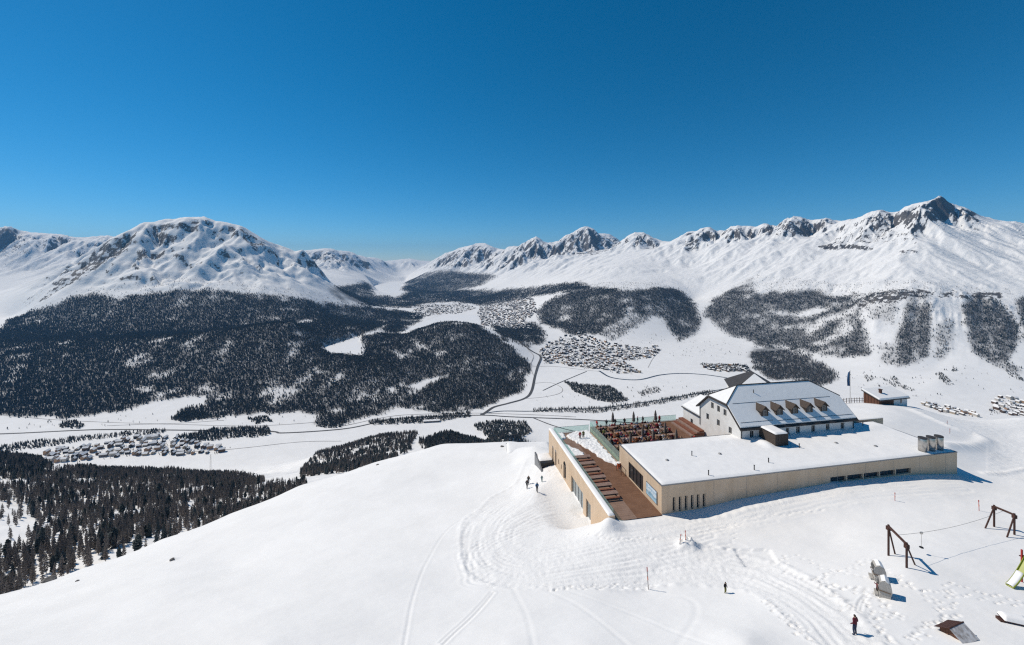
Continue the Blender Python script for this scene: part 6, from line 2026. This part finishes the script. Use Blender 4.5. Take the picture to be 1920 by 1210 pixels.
def stand(lean=0.0, stride=0.0, arms=0.0):
    s = stride
    return {'pelvis': (0, 0, 0.95), 'belly': (0, -lean * 0.3, 1.12), 'chest': (0, -lean * 0.7, 1.34), 'neck': (0, -lean, 1.50), 'head': (0, -lean - 0.02, 1.62), 'crown': (0, -lean - 0.01, 1.72),
            'shl': (0.19, -lean * 0.8, 1.42), 'shr': (-0.19, -lean * 0.8, 1.42), 'ell': (0.27 + arms * 0.2, 0.05 - lean + s * 0.3, 1.14 + arms * 0.2), 'elr': (-0.27 - arms * 0.2, 0.05 - lean - s * 0.3, 1.14 + arms * 0.2),
            'hal': (0.25 + arms * 0.5, -0.14 - lean + s * 0.2, 0.94 + arms * 0.42), 'har': (-0.25 - arms * 0.5, -0.14 - lean - s * 0.2, 0.94 + arms * 0.42), 'fil': (0.24 + arms * 0.6, -0.20 - lean, 0.87 + arms * 0.5), 'fir': (-0.24 - arms * 0.6, -0.20 - lean, 0.87 + arms * 0.5),
            'hipl': (0.10, 0, 0.90), 'hipr': (-0.10, 0, 0.90), 'knl': (0.11, -0.05 - s * 0.5, 0.50), 'knr': (-0.11, -0.03 + s * 0.4, 0.50), 'anl': (0.12, 0.02 - s * 0.7, 0.09), 'anr': (-0.12, 0.02 + s * 0.8, 0.10), 'tol': (0.14, -0.15 - s * 0.7, 0.05), 'tor': (-0.14, -0.15 + s * 0.8, 0.05)}
def sit():
    return {'pelvis': (0, 0, 0.55), 'belly': (0, -0.02, 0.72), 'chest': (0, -0.06, 0.94), 'neck': (0, -0.09, 1.10), 'head': (0, -0.12, 1.22), 'crown': (0, -0.11, 1.32),
            'shl': (0.19, -0.07, 1.02), 'shr': (-0.19, -0.07, 1.02), 'ell': (0.26, -0.18, 0.80), 'elr': (-0.26, -0.18, 0.80), 'hal': (0.16, -0.42, 0.80), 'har': (-0.16, -0.42, 0.80), 'fil': (0.12, -0.50, 0.80), 'fir': (-0.12, -0.50, 0.80),
            'hipl': (0.10, -0.02, 0.52), 'hipr': (-0.10, -0.02, 0.52), 'knl': (0.13, -0.45, 0.52), 'knr': (-0.13, -0.45, 0.52), 'anl': (0.13, -0.42, 0.09), 'anr': (-0.13, -0.42, 0.09), 'tol': (0.13, -0.58, 0.05), 'tor': (-0.13, -0.58, 0.05)}
PM = {'stand': person_mesh('person_standing', stand()), 'walk': person_mesh('person_walking', stand(0.05, 0.28)), 'reach': person_mesh('person_reaching', stand(0.1, 0.0, 0.8)), 'sit': person_mesh('person_sitting', sit())}
def person(pose, loc, rz, jacket, trousers, hair, label, group=None, scale=1.0, boots='black'):
    o = bpy.data.objects.new('person', PM[pose])
    COL.objects.link(o)
    o.location, o.rotation_euler, o.scale = loc, (0, 0, rz), (scale, scale, scale)
    for i, m_ in ((1, CLO[jacket]), (2, CLO[trousers]), (3, hair), (4, CLO[boots])):
        o.material_slots[i].link = 'OBJECT'
        o.material_slots[i].material = m_
    tag(o, label, 'person', group)
    return o
gp = lambda px, py: ground_hit(px, py) + Vector((0, 0, -0.05))
def pack(o, m_):
    p = MB(); p.box(-0.16, 0.16, 0.13, 0.30, 1.05, 1.48); p.build('backpack', m_, o, bevel=0.05)
o = person('stand', gp(1603, 1190), math.radians(200), 'wine', 'navy', HAIR[0], 'adult in dark red jacket standing alone near the play house')
person('walk', gp(988, 917), math.radians(150), 'black', 'black', HAIR[0], 'person in black at the front of the pair on the piste')
o = person('walk', gp(991, 909), math.radians(150), 'black', 'grey', HAIR[1], 'person in black and grey at the back of the pair on the piste')
o = person('walk', gp(1007, 923), math.radians(170), 'blue', 'black', HAIR[0], 'person in light blue jacket walking on the groomed snow')
pack(o, CLO['navy'])
person('walk', gp(1016, 904), math.radians(170), 'teal', 'teal', HAIR[1], 'child in green walking nearest the tan wall', scale=0.72)
person('stand', gp(1360, 1112), math.radians(30), 'black', 'olive', HAIR[0], 'child in black standing in the snow beside the groomed track', scale=0.70)
person('reach', gp(1645, 1114), math.radians(95), 'wine', 'black', HAIR[0], 'child in dark clothes with outstretched arms at the front beach chair', scale=0.66)
def dk(x, y, z):
    return Vector((BO.x + x * bx[0] + y * by[0], BO.y + x * bx[1] + y * by[1], Z0 + z))
person('stand', dk(-2.9, 25.2, 0.0), math.radians(20), 'red', 'black', HAIR[0], 'person in red jacket standing at the end of the plank deck')
person('stand', dk(-2.1, 25.4, 0.0), math.radians(-10), 'olive', 'black', HAIR[1], 'person in olive jacket beside the red one on the plank deck')
# guests at their tables
M_UMB = mat('grey_brown_canvas', (0.15, 0.125, 0.11), 0.9, (0.20, 0.17, 0.15), 0, 3.0)
def terrace_table(x, y, label):
    o = frame_at('terrace_table', x, y, TZ + 0.006)
    tag(o, label, 'table', 'tables on the guest terrace')
    p = MB(); p.box(-0.9, 0.9, -0.38, 0.38, 0.70, 0.75); p.build('top', M_WOOD, o)
    for s in (-1, 1):
        p = MB(); p.box(-0.9, 0.9, s * 0.75 - 0.15, s * 0.75 + 0.15, 0.40, 0.45); p.build('bench', M_DKWOOD, o)
    for sx in (-0.7, 0.7):
        p = MB(); p.box(sx - 0.04, sx + 0.04, -0.7, 0.7, 0.30, 0.398); p.box(sx - 0.05, sx + 0.05, -0.25, 0.25, 0.0, 0.297); p.build('leg', M_DKWOOD, o)
cols = ['red', 'black', 'black', 'navy', 'white', 'white', 'beige', 'beige', 'olive', 'grey', 'wine', 'teal', 'orange', 'pink', 'black', 'beige']
rp = random.Random(77)
for ix in range(6):
    for iy in range(5):
        x, y = 2.3 + ix * 2.55, 15.4 + iy * 2.75
        if y > 28: continue
        terrace_table(x, y, 'wooden table with benches among the guests on the raised terrace')
        for sx in (-0.55, 0.05, 0.6):
            for sy in (-1, 1):
                if rp.random() < 0.15: continue
                c = rp.choice(cols)
                person('sit', dk(x + sx, y + sy * 0.78, TZ - 0.10), BA + (0 if sy > 0 else math.pi) + rp.uniform(-0.25, 0.25), c, rp.choice(['black', 'navy', 'grey', 'beige']), rp.choice(HAIR),
                       'seated guest in %s jacket on the raised terrace' % c, 'guests on the raised terrace', rp.uniform(0.92, 1.05))
for x, y, c in ((15.6, 27.9, 'red'), (16.5, 28.1, 'red'), (2.0, 28.2, 'red'), (4.2, 28.3, 'black'), (8.3, 28.2, 'black'), (11.4, 28.3, 'navy'), (6.2, 28.3, 'black'), (12.6, 28.2, 'black'), (9.6, 20.7, 'red'), (17.6, 17.5, 'red'), (1.5, 20.2, 'beige'), (1.4, 23.3, 'olive')):
    person('stand', dk(x, y, TZ), BA + rp.uniform(-3, 3), c, rp.choice(['black', 'navy', 'grey']), rp.choice(HAIR), 'standing guest in %s jacket on the raised terrace' % c, 'guests on the raised terrace', rp.uniform(0.95, 1.05))
# closed parasols
def parasol(x, y, label, h=3.1):
    o = frame_at('closed_parasol', x, y, TZ + 0.006)
    tag(o, label, 'parasol', 'closed parasols on the guest terrace')
    p = MB(); p.lathe([(0.30, 0.0), (0.30, 0.08), (0.05, 0.10)], 12); p.build('base', M_STONE, o)
    p = MB(); p.tube((0, 0, 0.05), (0, 0, h), 0.035, 0.03, 8); p.build('pole', M_WOOD, o)
    p = MB()
    n, vs, fs = 16, [], []
    prof = [(0.27, h - 2.15), (0.24, h - 1.7), (0.20, h - 1.2), (0.21, h - 0.95), (0.12, h - 0.35), (0.03, h + 0.02)]
    for j, (r, z) in enumerate(prof):
        for i in range(n):
            k = 2 * math.pi * i / n
            q = r * (1 + (0.28 if i % 2 else -0.22))
            vs.append((q * math.cos(k), q * math.sin(k), z + (0.05 if i % 2 else 0) * (j == 0)))
    fs = [(j * n + i, j * n + (i + 1) % n, (j + 1) * n + (i + 1) % n, (j + 1) * n + i) for j in range(len(prof) - 1) for i in range(n)]
    p.faces(vs, fs); p.build('canvas', M_UMB, o, smooth=True)
for px_, d_, lb in ((1149, 86.5, 'tall closed parasol at the left end of the guest terrace'), (1188, 86.8, 'tall closed parasol second from the left on the guest terrace'), (1229, 87.6, 'tallest closed parasol in the middle of the guest terrace'),
                    (1205, 80.5, 'closed parasol in the second row between the middle ones'), (1247, 82.5, 'closed parasol next to the red standing guests'), (1182, 77.0, 'short closed parasol near the hall roof edge, left one'), (1268, 79.0, 'closed parasol nearest the wooden steps'), (1225, 78.5, 'short closed parasol near the hall roof edge, middle one')):
    x, y = (px_ - CX) / FPX * d_, d_
    lx_, ly_ = (x - BO.x) * bx[0] + (y - BO.y) * bx[1], (x - BO.x) * by[0] + (y - BO.y) * by[1]
    parasol(lx_, ly_, lb, 3.25 if d_ > 84 else 2.7)
# service corner by the glass doors
oc = frame_at('orange_bin', -0.3, 13.1, 0.012)
tag(oc, 'small orange bin at the end of the glass screen', 'bin')
p = MB(); p.lathe([(0.26, 0.0), (0.30, 0.85), (0.33, 0.88), (0.33, 0.95), (0.2, 1.0)], 14); p.build('body', M_ORANGE, oc, smooth=False)
p = MB(); p.lathe([(0.34, 0.951), (0.34, 1.02), (0.1, 1.12)], 14); p.build('lid', M_SNOWT, oc)
rk = frame_at('ski_rack', -1.0, 10.7, 0.012)
tag(rk, 'dark metal rack beside the glass doors on the deck', 'rack')
p = MB()
for x in (0, 0.8):
    p.tube((x, 0, 0), (x, 0, 0.95), 0.035); p.tube((x, 1.8, 0), (x, 1.8, 0.95), 0.035)
    p.tube((x, 0, 0.93), (x, 1.8, 0.93), 0.03)
p.build('frame', M_BLACK, rk)
for k in range(6):
    p = MB(); p.tube((0, 0.2 + k * 0.28, 0.5), (0.8, 0.2 + k * 0.28, 0.5), 0.02); p.build('bar', M_STEEL, rk)
# ------------------------------------------------------------------ valley odds and ends
def pylon(px, py, h, label):
    x, y = hz_(px, py)
    o = empty('power_pylon', (x, y, ground_z(x, y)))
    tag(o, label, 'pylon')
    p = MB()
    for s in ((1, 1), (1, -1), (-1, 1), (-1, -1)):
        p.tube((s[0] * 3, s[1] * 3, 0), (s[0] * 0.6, s[1] * 0.6, h), 0.22, 0.16, 5)
    n = 7
    for k in range(n):
        for f in range(4):
            c = ((1, 1), (-1, 1), (-1, -1), (1, -1))
            a0, a1 = c[f], c[(f + 1) % 4]
            r0, r1 = 3 - 2.4 * k / n, 3 - 2.4 * (k + 1) / n
            p.tube((a0[0] * r0, a0[1] * r0, h * k / n), (a1[0] * r1, a1[1] * r1, h * (k + 1) / n), 0.1, 0.1, 4)
    p.build('mast', M_STEEL, o)
    for z in (0.7, 0.85, 1.0):
        p = MB(); p.tube((-5.5, 0, h * z), (5.5, 0, h * z), 0.16, 0.16, 5); p.build('cross_arm', M_STEEL, o)
pylon(395, 884, 55, 'lattice power pylon on the large white field')
x, y = hz_(812, 792)
dp = empty('valley_station', (x, y, ground_z(x, y)), math.radians(8))
tag(dp, 'long low station building beside the near valley road', 'building')
p = MB(); p.box(-45, 30, -8, 8, -2, 7); p.build('wall', WALLC[3], dp)
p = MB(); p.box(-47, 32, -10, 10, 7.02, 8.3); p.build('roof_snow', M_RSNOW, dp)
for k in range(9):
    p = MB(); p.box(-42 + k * 8, -37 + k * 8, -8.15, -8.02, 1.5, 5); p.build('window', M_PANE, dp)
